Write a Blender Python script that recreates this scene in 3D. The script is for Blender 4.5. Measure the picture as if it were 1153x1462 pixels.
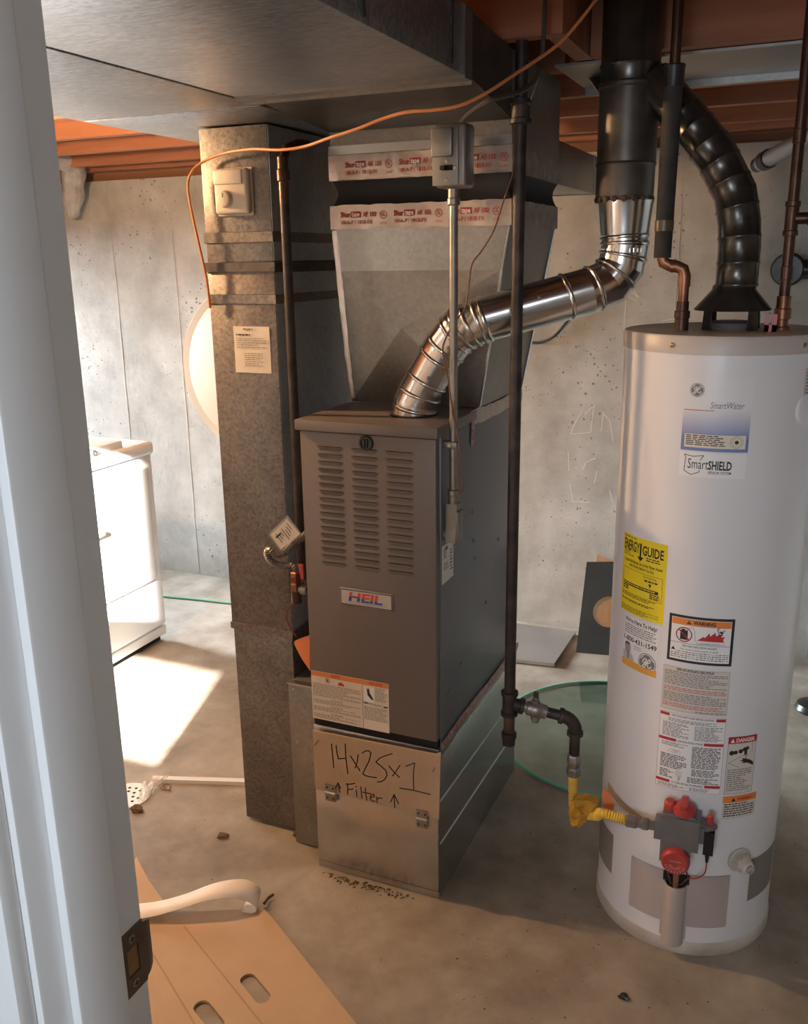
import bpy, bmesh, math, random
from mathutils import Vector, Matrix

# ------------------------------------------------------------------ clear
for o in list(bpy.data.objects):
    bpy.data.objects.remove(o, do_unlink=True)
SC = bpy.context.scene
COL = SC.collection
rnd = random.Random(7)

# ------------------------------------------------------------------ camera
F_PX, PITCH, YAW, ROLL = 1295.95, 0.2711, -0.4140, -0.0143
CAM = Vector((1.1044, -1.8884, 1.6183))
FW = Vector((math.sin(YAW) * math.cos(PITCH), math.cos(YAW) * math.cos(PITCH), -math.sin(PITCH)))
RT0 = Vector((math.cos(YAW), -math.sin(YAW), 0))
UP0 = RT0.cross(FW)
RT = math.cos(ROLL) * RT0 + math.sin(ROLL) * UP0
UP = -math.sin(ROLL) * RT0 + math.cos(ROLL) * UP0
cd = bpy.data.cameras.new('camera')
cd.sensor_fit = 'HORIZONTAL'
cd.sensor_width = 36
cd.lens = 36 * F_PX / 1153
cd.clip_start = 0.02
cam = bpy.data.objects.new('camera', cd)
COL.objects.link(cam)
cam.matrix_world = Matrix(((RT.x, UP.x, -FW.x, CAM.x), (RT.y, UP.y, -FW.y, CAM.y),
                           (RT.z, UP.z, -FW.z, CAM.z), (0, 0, 0, 1)))
SC.camera = cam

# ------------------------------------------------------------------ world, sun, daylight, exposure
w = bpy.data.worlds.new('world')
SC.world = w
w.use_nodes = True
bg = w.node_tree.nodes['Background']
bg.inputs[0].default_value = (0.72, 0.84, 1.0, 1)
bg.inputs[1].default_value = 0.4

def light(name, kind, loc, energy, color, target=None, size=None, size_y=None, **kw):
    l = bpy.data.lights.new(name, kind)
    l.energy = energy
    l.color = color
    if kind == 'AREA':
        l.shape = 'RECTANGLE'
        l.size = size
        l.size_y = size_y or size
    for k, v in kw.items():
        setattr(l, k, v)
    o = bpy.data.objects.new(name, l)
    COL.objects.link(o)
    o.location = loc
    if target is not None:
        o.rotation_euler = (Vector(target) - Vector(loc)).to_track_quat('-Z', 'Y').to_euler()
    return o

SUN_DIR = Vector((-0.28, 0.91, -0.364))
light('sun', 'SUN', (0, -4, 3), 70, (1, 0.97, 0.92), Vector((0, -4, 3)) + SUN_DIR, angle=0.012)
# daylight entering by the window in the wall out of frame on the far side of the washer
light('window_daylight', 'AREA', (-6.5, 1.42, 2.15), 2800, (0.80, 0.90, 1.0), (0.6, 1.1, 0.1), 1.5, 1.2)
# daylight of the room the photographer stands in, coming through the doorway
light('doorway_daylight', 'AREA', (0.95, -3.34, 1.50), 6.5, (0.78, 0.88, 1.0), (0.93, 0.05, 0.85), 0.7, 0.9, spread=math.radians(75))

# fill light added in the hall to brighten the door jamb
light('hall_fill', 'POINT', (1.6, -2.35, 2.2), 10, (0.90, 0.95, 1.0), shadow_soft_size=.12)

SC.view_settings.view_transform = 'Standard'
SC.view_settings.look = 'None'
SC.view_settings.exposure = -0.05
SC.view_settings.gamma = 1
SC.view_settings.use_curve_mapping = False

# ------------------------------------------------------------------ pixel -> place helpers (1153 x 1462 frame)
def ray(x, y):
    return (FW * F_PX + RT * (x - 576.5) + UP * (731 - y)).normalized()
def on_z(x, y, z=0.0):
    d = ray(x, y); return CAM + d * ((z - CAM.z) / d.z)
def on_y(x, y, Y):
    d = ray(x, y); return CAM + d * ((Y - CAM.y) / d.y)
def on_x(x, y, X):
    d = ray(x, y); return CAM + d * ((X - CAM.x) / d.x)

# ------------------------------------------------------------------ materials
MATS = {}
def newmat(name):
    m = bpy.data.materials.new(name)
    m.use_nodes = True
    nt = m.node_tree
    return m, nt, nt.nodes['Principled BSDF']

def plain(name, col, rough=0.5, metal=0.0, spec=0.5, var=0.0, scale=20, bump=0.0, coat=0.0):
    if name in MATS: return MATS[name]
    m, nt, b = newmat(name)
    b.inputs['Base Color'].default_value = (*col, 1)
    b.inputs['Roughness'].default_value = rough
    b.inputs['Metallic'].default_value = metal
    b.inputs['Specular IOR Level'].default_value = spec
    if coat: b.inputs['Coat Weight'].default_value = coat
    if var or bump:
        tc = nt.nodes.new('ShaderNodeTexCoord')
        n = nt.nodes.new('ShaderNodeTexNoise')
        n.inputs['Scale'].default_value = scale
        n.inputs['Detail'].default_value = 6
        nt.links.new(tc.outputs['Object'], n.inputs['Vector'])
        if var:
            r = nt.nodes.new('ShaderNodeValToRGB')
            r.color_ramp.elements[0].position = 0.3
            r.color_ramp.elements[1].position = 0.7
            r.color_ramp.elements[0].color = tuple(c * (1 - var) for c in col) + (1,)
            r.color_ramp.elements[1].color = tuple(min(1, c * (1 + var)) for c in col) + (1,)
            nt.links.new(n.outputs['Fac'], r.inputs['Fac'])
            nt.links.new(r.outputs['Color'], b.inputs['Base Color'])
        if bump:
            bp = nt.nodes.new('ShaderNodeBump')
            bp.inputs['Strength'].default_value = bump
            bp.inputs['Distance'].default_value = 0.004
            nt.links.new(n.outputs['Fac'], bp.inputs['Height'])
            nt.links.new(bp.outputs['Normal'], b.inputs['Normal'])
    MATS[name] = m
    return m

def galvanized(name, dark, lite, rough=0.42, metal=0.8, scale=70, stretch=(1, 1, 1), dirt=0.0, rv=1.0):
    m, nt, b = newmat(name)
    tc = nt.nodes.new('ShaderNodeTexCoord')
    mp = nt.nodes.new('ShaderNodeMapping')
    mp.inputs['Scale'].default_value = stretch
    nt.links.new(tc.outputs['Object'], mp.inputs['Vector'])
    v = nt.nodes.new('ShaderNodeTexVoronoi')
    v.inputs['Scale'].default_value = scale
    nt.links.new(mp.outputs['Vector'], v.inputs['Vector'])
    n = nt.nodes.new('ShaderNodeTexNoise')
    n.inputs['Scale'].default_value = scale * 0.55
    n.inputs['Detail'].default_value = 5
    nt.links.new(mp.outputs['Vector'], n.inputs['Vector'])
    mix = nt.nodes.new('ShaderNodeMix'); mix.data_type = 'FLOAT'
    mix.inputs[0].default_value = 0.55
    sep = nt.nodes.new('ShaderNodeSeparateColor')
    nt.links.new(v.outputs['Color'], sep.inputs[0])
    nt.links.new(sep.outputs[0], mix.inputs[2])
    nt.links.new(n.outputs['Fac'], mix.inputs[3])
    r = nt.nodes.new('ShaderNodeValToRGB')
    r.color_ramp.elements[0].position = 0.2
    r.color_ramp.elements[1].position = 0.8
    r.color_ramp.elements[0].color = (*dark, 1)
    r.color_ramp.elements[1].color = (*lite, 1)
    nt.links.new(mix.outputs[0], r.inputs['Fac'])
    out = r.outputs['Color']
    if dirt:
        n2 = nt.nodes.new('ShaderNodeTexNoise')
        n2.inputs['Scale'].default_value = 5
        n2.inputs['Detail'].default_value = 6
        nt.links.new(tc.outputs['Object'], n2.inputs['Vector'])
        r2 = nt.nodes.new('ShaderNodeValToRGB')
        r2.color_ramp.elements[0].position = 0.35
        r2.color_ramp.elements[1].position = 0.65
        r2.color_ramp.elements[0].color = (1 - dirt, 1 - dirt, 1 - dirt * 1.05, 1)
        r2.color_ramp.elements[1].color = (1, 1, 1, 1)
        nt.links.new(n2.outputs['Fac'], r2.inputs['Fac'])
        mm = nt.nodes.new('ShaderNodeMix'); mm.data_type = 'RGBA'; mm.blend_type = 'MULTIPLY'
        mm.inputs[0].default_value = 1
        nt.links.new(out, mm.inputs[6]); nt.links.new(r2.outputs['Color'], mm.inputs[7])
        out = mm.outputs[2]
    nt.links.new(out, b.inputs['Base Color'])
    b.inputs['Metallic'].default_value = metal
    mr = nt.nodes.new('ShaderNodeMapRange')
    mr.inputs[3].default_value = rough - 0.08 * rv
    mr.inputs[4].default_value = rough + 0.10 * rv
    nt.links.new(mix.outputs[0], mr.inputs[0])
    nt.links.new(mr.outputs[0], b.inputs['Roughness'])
    MATS[name] = m
    return m

def concrete(name, c0, c1, pit=0.0, stain=0.25, rough=0.85, bump=0.25, stain_scale=1.3, cs=(0.55, 0.5, 0.42)):
    m, nt, b = newmat(name)
    L = nt.links
    tc = nt.nodes.new('ShaderNodeTexCoord')
    def noise(sc, det=8, rgh=0.6):
        n = nt.nodes.new('ShaderNodeTexNoise')
        n.inputs['Scale'].default_value = sc
        n.inputs['Detail'].default_value = det
        n.inputs['Roughness'].default_value = rgh
        L.new(tc.outputs['Object'], n.inputs['Vector'])
        return n
    n1 = noise(5.0)
    r = nt.nodes.new('ShaderNodeValToRGB')
    r.color_ramp.elements[0].position = 0.32
    r.color_ramp.elements[1].position = 0.68
    r.color_ramp.elements[0].color = (*c0, 1)
    r.color_ramp.elements[1].color = (*c1, 1)
    L.new(n1.outputs['Fac'], r.inputs['Fac'])
    out = r.outputs['Color']
    # broad stains
    n2 = noise(stain_scale, 10, 0.65)
    r2 = nt.nodes.new('ShaderNodeValToRGB')
    r2.color_ramp.elements[0].position = 0.36
    r2.color_ramp.elements[1].position = 0.58
    r2.color_ramp.elements[0].color = (1 - stain * (1 - cs[0]) * 2, 1 - stain * (1 - cs[1]) * 2, 1 - stain * (1 - cs[2]) * 2, 1)
    r2.color_ramp.elements[1].color = (1, 1, 1, 1)
    L.new(n2.outputs['Fac'], r2.inputs['Fac'])
    mm = nt.nodes.new('ShaderNodeMix'); mm.data_type = 'RGBA'; mm.blend_type = 'MULTIPLY'
    mm.inputs[0].default_value = 1
    L.new(out, mm.inputs[6]); L.new(r2.outputs['Color'], mm.inputs[7])
    out = mm.outputs[2]
    height = n1.outputs['Fac']
    if pit:
        # air-bubble pits, gathered in clusters
        v = nt.nodes.new('ShaderNodeTexVoronoi')
        v.inputs['Scale'].default_value = 62
        nd = noise(26, 3); vm = nt.nodes.new('ShaderNodeVectorMath'); vm.operation = 'MULTIPLY_ADD'
        vm.inputs[1].default_value = (.022, .022, .022)
        L.new(nd.outputs['Color'], vm.inputs[0]); L.new(tc.outputs['Object'], vm.inputs[2]); L.new(vm.outputs[0], v.inputs['Vector'])
        sep = nt.nodes.new('ShaderNodeSeparateColor')
        L.new(v.outputs['Color'], sep.inputs[0])
        n3 = noise(2.2, 3)
        thr = nt.nodes.new('ShaderNodeMath'); thr.operation = 'MULTIPLY'
        pw = nt.nodes.new('ShaderNodeMath'); pw.operation = 'POWER'; pw.inputs[1].default_value = 2.0
        L.new(sep.outputs[0], pw.inputs[0]); L.new(pw.outputs[0], thr.inputs[0])
        mr = nt.nodes.new('ShaderNodeMapRange')
        mr.inputs[1].default_value = 0.40; mr.inputs[2].default_value = 0.66
        mr.inputs[3].default_value = 0.05; mr.inputs[4].default_value = 0.42 * pit
        L.new(n3.outputs['Fac'], mr.inputs[0])
        L.new(mr.outputs[0], thr.inputs[1])
        lt = nt.nodes.new('ShaderNodeMath'); lt.operation = 'LESS_THAN'
        L.new(v.outputs['Distance'], lt.inputs[0]); L.new(thr.outputs[0], lt.inputs[1])
        v.distance = 'EUCLIDEAN'
        m3 = nt.nodes.new('ShaderNodeMix'); m3.data_type = 'RGBA'
        m3.inputs[7].default_value = (0.10, 0.085, 0.065, 1)
        f = nt.nodes.new('ShaderNodeMath'); f.operation = 'MULTIPLY'; f.inputs[1].default_value = 0.75
        L.new(lt.outputs[0], f.inputs[0])
        L.new(f.outputs[0], m3.inputs[0]); L.new(out, m3.inputs[6])
        out = m3.outputs[2]
    L.new(out, b.inputs['Base Color'])
    b.inputs['Roughness'].default_value = rough
    n5 = noise(38, 8, 0.7)
    bp = nt.nodes.new('ShaderNodeBump')
    bp.inputs['Strength'].default_value = bump
    bp.inputs['Distance'].default_value = 0.006
    L.new(n5.outputs['Fac'], bp.inputs['Height'])
    L.new(bp.outputs['Normal'], b.inputs['Normal'])
    MATS[name] = m
    return m

def wood(name, c0, c1, axis='X', rough=0.6, sc=14):
    m, nt, b = newmat(name)
    L = nt.links
    tc = nt.nodes.new('ShaderNodeTexCoord')
    mp = nt.nodes.new('ShaderNodeMapping')
    mp.inputs['Scale'].default_value = {'X': (0.06, 1, 1), 'Y': (1, 0.06, 1), 'Z': (1, 1, 0.06)}[axis]
    L.new(tc.outputs['Object'], mp.inputs['Vector'])
    n = nt.nodes.new('ShaderNodeTexNoise')
    n.inputs['Scale'].default_value = sc
    n.inputs['Detail'].default_value = 8
    n.inputs['Distortion'].default_value = 1.2
    L.new(mp.outputs['Vector'], n.inputs['Vector'])
    r = nt.nodes.new('ShaderNodeValToRGB')
    r.color_ramp.elements[0].position = 0.3
    r.color_ramp.elements[1].position = 0.7
    r.color_ramp.elements[0].color = (*c0, 1)
    r.color_ramp.elements[1].color = (*c1, 1)
    L.new(n.outputs['Fac'], r.inputs['Fac'])
    L.new(r.outputs['Color'], b.inputs['Base Color'])
    b.inputs['Roughness'].default_value = rough
    MATS[name] = m
    return m

galv = galvanized('galvanized', (0.16, 0.142, 0.128), (0.29, 0.262, 0.238), rough=0.46, scale=150, metal=0.7, dirt=0.3)
galv_trunk = galvanized('galvanized_trunk', (0.20, 0.205, 0.21), (0.46, 0.47, 0.48), rough=0.38, metal=0.8, scale=120, stretch=(0.6, 2.2, 1), dirt=0.2)
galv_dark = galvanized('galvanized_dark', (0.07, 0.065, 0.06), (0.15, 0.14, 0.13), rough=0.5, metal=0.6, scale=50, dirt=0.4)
galv_clean = galvanized('galvanized_clean', (0.53, 0.53, 0.53), (0.57, 0.57, 0.57), rough=0.26, metal=0.92, scale=60, dirt=0.10, rv=0.1)
galv_daylit = galvanized('galvanized_daylit', (0.36, 0.41, 0.48), (0.48, 0.54, 0.62), rough=0.36, metal=0.45, scale=120, dirt=0.3, rv=0.3)  # return duct side: cool reflected daylight put into the metal colour
galv_dull = galvanized('galvanized_plenum', (0.28, 0.265, 0.245), (0.35, 0.33, 0.305), rough=0.36, metal=0.8, scale=110, dirt=0.2, rv=0.3)
shiny = plain('bright_flue_metal', (0.80, 0.79, 0.78), 0.21, 1.0, var=0.10, scale=14)
flue_dark = plain('sooted_flue_metal', (0.085, 0.078, 0.070), 0.27, 0.75, var=0.35, scale=18, bump=0.1)
flue_brown = plain('old_vent_metal', (0.12, 0.105, 0.09), 0.40, 0.7, var=0.4, scale=11, bump=0.1)
fpaint = plain('furnace_paint', (0.165, 0.138, 0.122), 0.42, 0.15, var=0.06, scale=4)
fside_daylit = plain('furnace_side_daylit', (0.19, 0.195, 0.215), 0.36, 0.1, var=0.05, scale=3)  # furnace paint with the bluish light on its side mixed into the colour
black = plain('black_plastic', (0.012, 0.012, 0.012), 0.35)
gap_m = plain('gap_black', (0.01, 0.009, 0.008), 0.9)
canvas = plain('black_canvas', (0.012, 0.012, 0.014), 0.7, bump=0.3, scale=14)
foil = plain('foil_tape', (0.52, 0.45, 0.41), 0.32, 0.9, var=0.15, scale=30, bump=0.5)
foil_red = galvanized('foil_tape_printed', (0.36, 0.05, 0.06), (0.66, 0.52, 0.50), rough=0.4, metal=0.4, scale=110, dirt=0.2)
red_ink = plain('red_ink', (0.45, 0.03, 0.03), 0.5)
black_ink = plain('black_ink', (0.025, 0.024, 0.024), 0.55)
grey_ink = plain('grey_ink', (0.20, 0.19, 0.18), 0.55)
orange_ink = plain('orange_ink', (0.75, 0.24, 0.055), 0.5)
amber_ink = plain('amber_ink', (0.75, 0.38, 0.06), 0.5)
yellow_pap = plain('yellow_paper', (0.80, 0.62, 0.02), 0.5)
white_pap = plain('white_paper', (0.80, 0.79, 0.78), 0.5)
cream_pap = plain('cream_paper', (0.72, 0.64, 0.53), 0.6, var=0.05, scale=20)
beige_pap = plain('beige_paper', (0.66, 0.60, 0.54), 0.55)
blue_ink = plain('blue_ink', (0.05, 0.10, 0.36), 0.5)
slate_ink = plain('slate_ink', (0.20, 0.25, 0.43), 0.5)
enamel = plain('white_enamel', (0.73, 0.72, 0.73), 0.28, var=0.02, scale=3)
enamel_dirty = plain('white_enamel_dirty', (0.50, 0.45, 0.39), 0.45, var=0.25, scale=9)
top_tan = plain('heater_top_tan', (0.50, 0.45, 0.41), 0.4)
panel_tan = plain('access_panel_tan', (0.43, 0.37, 0.34), 0.45, var=0.05, scale=8)
valve_grey = plain('valve_grey', (0.19, 0.185, 0.18), 0.45, 0.4, var=0.1, scale=30)
red_plas = plain('red_plastic', (0.42, 0.05, 0.045), 0.4, var=0.1, scale=30)
iron = plain('black_iron', (0.045, 0.034, 0.031), 0.5, 0.35, var=0.45, scale=30, bump=0.15)
iron_lite = plain('bare_fitting', (0.30, 0.28, 0.27), 0.42, 0.8, var=0.2, scale=30)
rust = plain('rusty_iron', (0.09, 0.05, 0.035), 0.6, 0.3, var=0.5, scale=25, bump=0.2)
copper = plain('old_copper', (0.27, 0.125, 0.07), 0.40, 0.8, var=0.35, scale=22)
copper_dk = plain('dark_copper', (0.085, 0.045, 0.032), 0.4, 0.75, var=0.4, scale=20)
brass = plain('brass', (0.45, 0.30, 0.17), 0.35, 0.9, var=0.2, scale=30)
yel_flex = plain('yellow_flex_coating', (0.68, 0.42, 0.05), 0.45, var=0.1, scale=30)
tag_amber = plain('amber_tag_plastic', (0.52, 0.26, 0.02), 0.45, var=0.3, scale=40)
orange_pl = plain('orange_plastic', (0.66, 0.20, 0.075), 0.5, var=0.05, scale=6)
cable_or = plain('orange_cable', (0.62, 0.23, 0.075), 0.4)
cable_bk = plain('dark_cable', (0.05, 0.042, 0.036), 0.45)
cable_br = plain('brown_wire', (0.17, 0.07, 0.045), 0.5)
cable_gr = plain('green_cord', (0.10, 0.30, 0.18), 0.4)
emt = plain('conduit_steel', (0.30, 0.27, 0.24), 0.4, 0.85, var=0.2, scale=25)
boxm = plain('switch_box_steel', (0.27, 0.25, 0.225), 0.42, 0.6, var=0.15, scale=20)
foam = plain('pipe_insulation_foam', (0.035, 0.032, 0.028), 0.8, var=0.3, scale=30)
abs_m = plain('black_abs', (0.02, 0.02, 0.021), 0.3)
steel_pipe = plain('grey_pipe', (0.30, 0.31, 0.32), 0.3, 0.6)
card = plain('cardboard', (0.50, 0.35, 0.22), 0.8, var=0.06, scale=7)
card_sign = plain('cardboard_sign', (0.44, 0.31, 0.205), 0.8, var=0.06, scale=12)
tan_disc = plain('tan_board', (0.46, 0.33, 0.215), 0.5, var=0.02, scale=3)
tan_rim = plain('tan_board_rim', (0.52, 0.40, 0.27), 0.5)
dark_line = plain('dark_groove', (0.14, 0.11, 0.075), 0.7)
board_dk = plain('dark_board', (0.030, 0.036, 0.038), 0.6, var=0.2, scale=8)
appl = plain('appliance_white', (0.86, 0.87, 0.89), 0.25)
appl_gap = plain('appliance_seam', (0.35, 0.36, 0.38), 0.5)
trim_w = plain('trim_white', (0.80, 0.80, 0.80), 0.4, var=0.02, scale=3)
strike_m = plain('strike_bronze', (0.20, 0.155, 0.125), 0.35, 0.9, var=0.15, scale=30)
screw_m = plain('screw_steel', (0.42, 0.39, 0.36), 0.35, 0.9)
white_pl = plain('white_plastic', (0.75, 0.74, 0.72), 0.4)
ivory = plain('ivory_plastic', (0.60, 0.52, 0.42), 0.4, var=0.02, scale=5)
ivory2 = plain('ivory_plastic_light', (0.66, 0.58, 0.47), 0.4)
paper_w = plain('white_strip_paper', (0.88, 0.83, 0.77), 0.55)
debris_m = plain('debris_brown', (0.10, 0.06, 0.035), 0.9, var=0.5, scale=40)
dust_m = plain('lint_grey', (0.16, 0.115, 0.075), 0.95, var=0.5, scale=60)
chalk = plain('chalk', (0.64, 0.62, 0.58), 0.9)
mesh_m = plain('vent_dark', (0.09, 0.075, 0.065), 0.6)
duct_lite = plain('wrap_white', (0.36, 0.34, 0.31), 0.6, var=0.25, scale=20, bump=0.4)
wallc = concrete('concrete_wall', (0.36, 0.345, 0.31), (0.53, 0.51, 0.47), pit=1.0, stain=0.30, stain_scale=1.1, bump=0.3)
floorc = concrete('concrete_floor', (0.225, 0.185, 0.145), (0.385, 0.335, 0.275), pit=0, stain=0.5, stain_scale=1.6, rough=0.62, bump=0.12)
drywall = plain('painted_wall', (0.62, 0.61, 0.59), 0.8)
joist_m = wood('joist_wood', (0.26, 0.095, 0.045), (0.42, 0.17, 0.085), 'X', 0.65)
sub_m = wood('subfloor_wood', (0.20, 0.09, 0.05), (0.30, 0.15, 0.08), 'X', 0.75, sc=6)
ply = wood('pale_wood', (0.48, 0.27, 0.13), (0.60, 0.37, 0.19), 'Z', 0.6)

def glass_mat():
    m = bpy.data.materials.new('clear_glass'); m.use_nodes = True
    nt = m.node_tree; nt.nodes.clear()
    out = nt.nodes.new('ShaderNodeOutputMaterial'); mix = nt.nodes.new('ShaderNodeMixShader')
    tr = nt.nodes.new('ShaderNodeBsdfTransparent'); tr.inputs[0].default_value = (0.86, 0.96, 0.92, 1)
    gl = nt.nodes.new('ShaderNodeBsdfGlossy'); gl.inputs['Roughness'].default_value = 0.04
    lw = nt.nodes.new('ShaderNodeLayerWeight'); lw.inputs[0].default_value = 0.5
    fr = nt.nodes.new('ShaderNodeMath'); fr.operation = 'POWER'; fr.inputs[1].default_value = 3.0; nt.links.new(lw.outputs['Facing'], fr.inputs[0])
    nt.links.new(fr.outputs[0], mix.inputs[0]); nt.links.new(tr.outputs[0], mix.inputs[1]); nt.links.new(gl.outputs[0], mix.inputs[2])
    nt.links.new(mix.outputs[0], out.inputs[0])
    return m
glass_m = glass_mat()
glass_edge = plain('glass_green_edge', (0.12, 0.42, 0.27), 0.25)
def film_mat():
    m, nt, b = newmat('clear_film')
    b.inputs['Base Color'].default_value = (0.85, 0.87, 0.88, 1)
    b.inputs['Roughness'].default_value = 0.2
    b.inputs['Alpha'].default_value = 0.35
    return m
film_m = film_mat()

def logo_mat():
    # red above, blue below a wavy line
    m, nt, b = newmat('logo_red_blue')
    L = nt.links
    g = nt.nodes.new('ShaderNodeNewGeometry')
    s = nt.nodes.new('ShaderNodeSeparateXYZ')
    L.new(g.outputs['Position'], s.inputs[0])
    a = nt.nodes.new('ShaderNodeMath'); a.operation = 'MULTIPLY_ADD'
    a.inputs[1].default_value = 62.0; a.inputs[2].default_value = -7.2
    L.new(s.outputs[0], a.inputs[0])
    sn = nt.nodes.new('ShaderNodeMath'); sn.operation = 'SINE'
    L.new(a.outputs[0], sn.inputs[0])
    sc = nt.nodes.new('ShaderNodeMath'); sc.operation = 'MULTIPLY_ADD'
    sc.inputs[1].default_value = 0.0032; sc.inputs[2].default_value = 0.8135
    L.new(sn.outputs[0], sc.inputs[0])
    gt = nt.nodes.new('ShaderNodeMath'); gt.operation = 'GREATER_THAN'
    L.new(s.outputs[2], gt.inputs[0]); L.new(sc.outputs[0], gt.inputs[1])
    mx = nt.nodes.new('ShaderNodeMix'); mx.data_type = 'RGBA'
    mx.inputs[6].default_value = (0.03, 0.07, 0.30, 1)
    mx.inputs[7].default_value = (0.62, 0.07, 0.05, 1)
    L.new(gt.outputs[0], mx.inputs[0])
    L.new(mx.outputs[2], b.inputs['Base Color'])
    return m
logo_m = logo_mat()

def fade_mat():
    # printed label fading from white to blue towards its foot
    m, nt, b = newmat('label_blue_fade')
    L = nt.links
    g = nt.nodes.new('ShaderNodeNewGeometry')
    s = nt.nodes.new('ShaderNodeSeparateXYZ')
    L.new(g.outputs['Position'], s.inputs[0])
    mr = nt.nodes.new('ShaderNodeMapRange')
    mr.inputs[1].default_value = 1.318; mr.inputs[2].default_value = 1.255
    L.new(s.outputs[2], mr.inputs[0])
    mx = nt.nodes.new('ShaderNodeMix'); mx.data_type = 'RGBA'
    mx.inputs[6].default_value = (0.74, 0.735, 0.74, 1)
    mx.inputs[7].default_value = (0.17, 0.22, 0.45, 1)
    L.new(mr.outputs[0], mx.inputs[0])
    L.new(mx.outputs[2], b.inputs['Base Color'])
    b.inputs['Roughness'].default_value = 0.35
    return m
fade_m = fade_mat()

# ------------------------------------------------------------------ mesh builder
class MB:
    def __init__(s):
        s.v = []; s.f = []; s.m = []; s.mats = []
    def mi(s, mat):
        if mat not in s.mats: s.mats.append(mat)
        return s.mats.index(mat)
    def face(s, idx, mat):
        s.f.append(tuple(idx)); s.m.append(s.mi(mat))
    def poly(s, pts, mat):
        n = len(s.v); s.v += [Vector(p) for p in pts]
        s.face(range(n, n + len(pts)), mat)
    def hexa(s, b, t, mat):
        """b, t: four bottom and four top points, both counter-clockwise from above"""
        n = len(s.v); s.v += [Vector(p) for p in list(b) + list(t)]
        for q in ((3, 2, 1, 0), (4, 5, 6, 7), (0, 1, 5, 4), (1, 2, 6, 5), (2, 3, 7, 6), (3, 0, 4, 7)):
            s.face([n + i for i in q], mat)
    def box(s, x0, x1, y0, y1, z0, z1, mat):
        s.hexa([(x0, y0, z0), (x1, y0, z0), (x1, y1, z0), (x0, y1, z0)],
               [(x0, y0, z1), (x1, y0, z1), (x1, y1, z1), (x0, y1, z1)], mat)
    def bbox(s, x0, x1, y0, y1, z0, z1, mat, bev=0.004, seg=2):
        bm = bmesh.new()
        bmesh.ops.create_cube(bm, size=1)
        for v in bm.verts:
            v.co = Vector((x0 + (v.co.x + .5) * (x1 - x0), y0 + (v.co.y + .5) * (y1 - y0), z0 + (v.co.z + .5) * (z1 - z0)))
        bmesh.ops.bevel(bm, geom=bm.edges[:], offset=bev, segments=seg, affect='EDGES', profile=0.5)
        s.from_bm(bm, mat)
    def from_bm(s, bm, mat, M=None):
        n = len(s.v)
        bm.verts.index_update()
        for v in bm.verts: s.v.append((M @ v.co) if M else v.co.copy())
        for f in bm.faces: s.face([n + v.index for v in f.verts], mat)
        bm.free()
    def tube(s, pts, r, mat, seg=12, cap=True, closed=False):
        pts = [Vector(p) for p in pts]
        rs = list(r) if isinstance(r, (list, tuple)) else [r] * len(pts)
        n = len(pts)
        T = []
        for i in range(n):
            a = pts[i] - pts[i - 1] if i > 0 else pts[1] - pts[0]
            b = pts[i + 1] - pts[i] if i < n - 1 else pts[-1] - pts[-2]
            a = a.normalized() if a.length > 1e-9 else Vector((0, 0, 0))
            b = b.normalized() if b.length > 1e-9 else Vector((0, 0, 0))
            t = a + b
            T.append(t.normalized() if t.length > 1e-6 else (T[-1] if T else Vector((0, 0, 1))))
        ref = Vector((0, 0, 1)) if abs(T[0].z) < 0.9 else Vector((1, 0, 0))
        N = (ref - T[0] * ref.dot(T[0])).normalized()
        base = len(s.v)
        for i in range(n):
            N = (N - T[i] * N.dot(T[i])).normalized()
            B = T[i].cross(N)
            for k in range(seg):
                a = 2 * math.pi * k / seg
                s.v.append(pts[i] + (N * math.cos(a) + B * math.sin(a)) * rs[i])
        for i in range(n - 1):
            for k in range(seg):
                k2 = (k + 1) % seg
                s.face((base + i * seg + k, base + i * seg + k2, base + (i + 1) * seg + k2, base + (i + 1) * seg + k), mat)
        if cap:
            s.face([base + k for k in range(seg)][::-1], mat)
            s.face([base + (n - 1) * seg + k for k in range(seg)], mat)
    def lathe(s, base, axis, prof, mat, seg=24, cap=True):
        """prof: (height along axis, radius)"""
        base = Vector(base); T = Vector(axis).normalized()
        ref = Vector((0, 0, 1)) if abs(T.z) < 0.9 else Vector((1, 0, 0))
        N = (ref - T * ref.dot(T)).normalized(); B = T.cross(N)
        b0 = len(s.v)
        for h, r in prof:
            for k in range(seg):
                a = 2 * math.pi * k / seg
                s.v.append(base + T * h + (N * math.cos(a) + B * math.sin(a)) * r)
        n = len(prof)
        for i in range(n - 1):
            for k in range(seg):
                k2 = (k + 1) % seg
                s.face((b0 + i * seg + k, b0 + i * seg + k2, b0 + (i + 1) * seg + k2, b0 + (i + 1) * seg + k), mat)
        if cap:
            s.face([b0 + k for k in range(seg)][::-1], mat)
            s.face([b0 + (n - 1) * seg + k for k in range(seg)], mat)
    def prism(s, pts, d, mat):
        """polygon pts extruded by vector d"""
        pts = [Vector(p) for p in pts]; d = Vector(d); n = len(pts); b = len(s.v)
        s.v += pts + [p + d for p in pts]
        s.face([b + i for i in range(n)][::-1], mat)
        s.face([b + n + i for i in range(n)], mat)
        for i in range(n):
            j = (i + 1) % n
            s.face((b + i, b + j, b + n + j, b + n + i), mat)
    def strip(s, left, right, mat):
        for i in range(len(left) - 1):
            s.poly([left[i], right[i], right[i + 1], left[i + 1]], mat)

def finish(o, label=None, cat=None, group=None, kind=None):
    if label: o['label'] = label
    if cat: o['category'] = cat
    if group: o['group'] = group
    if kind: o['kind'] = kind
    return o

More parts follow.
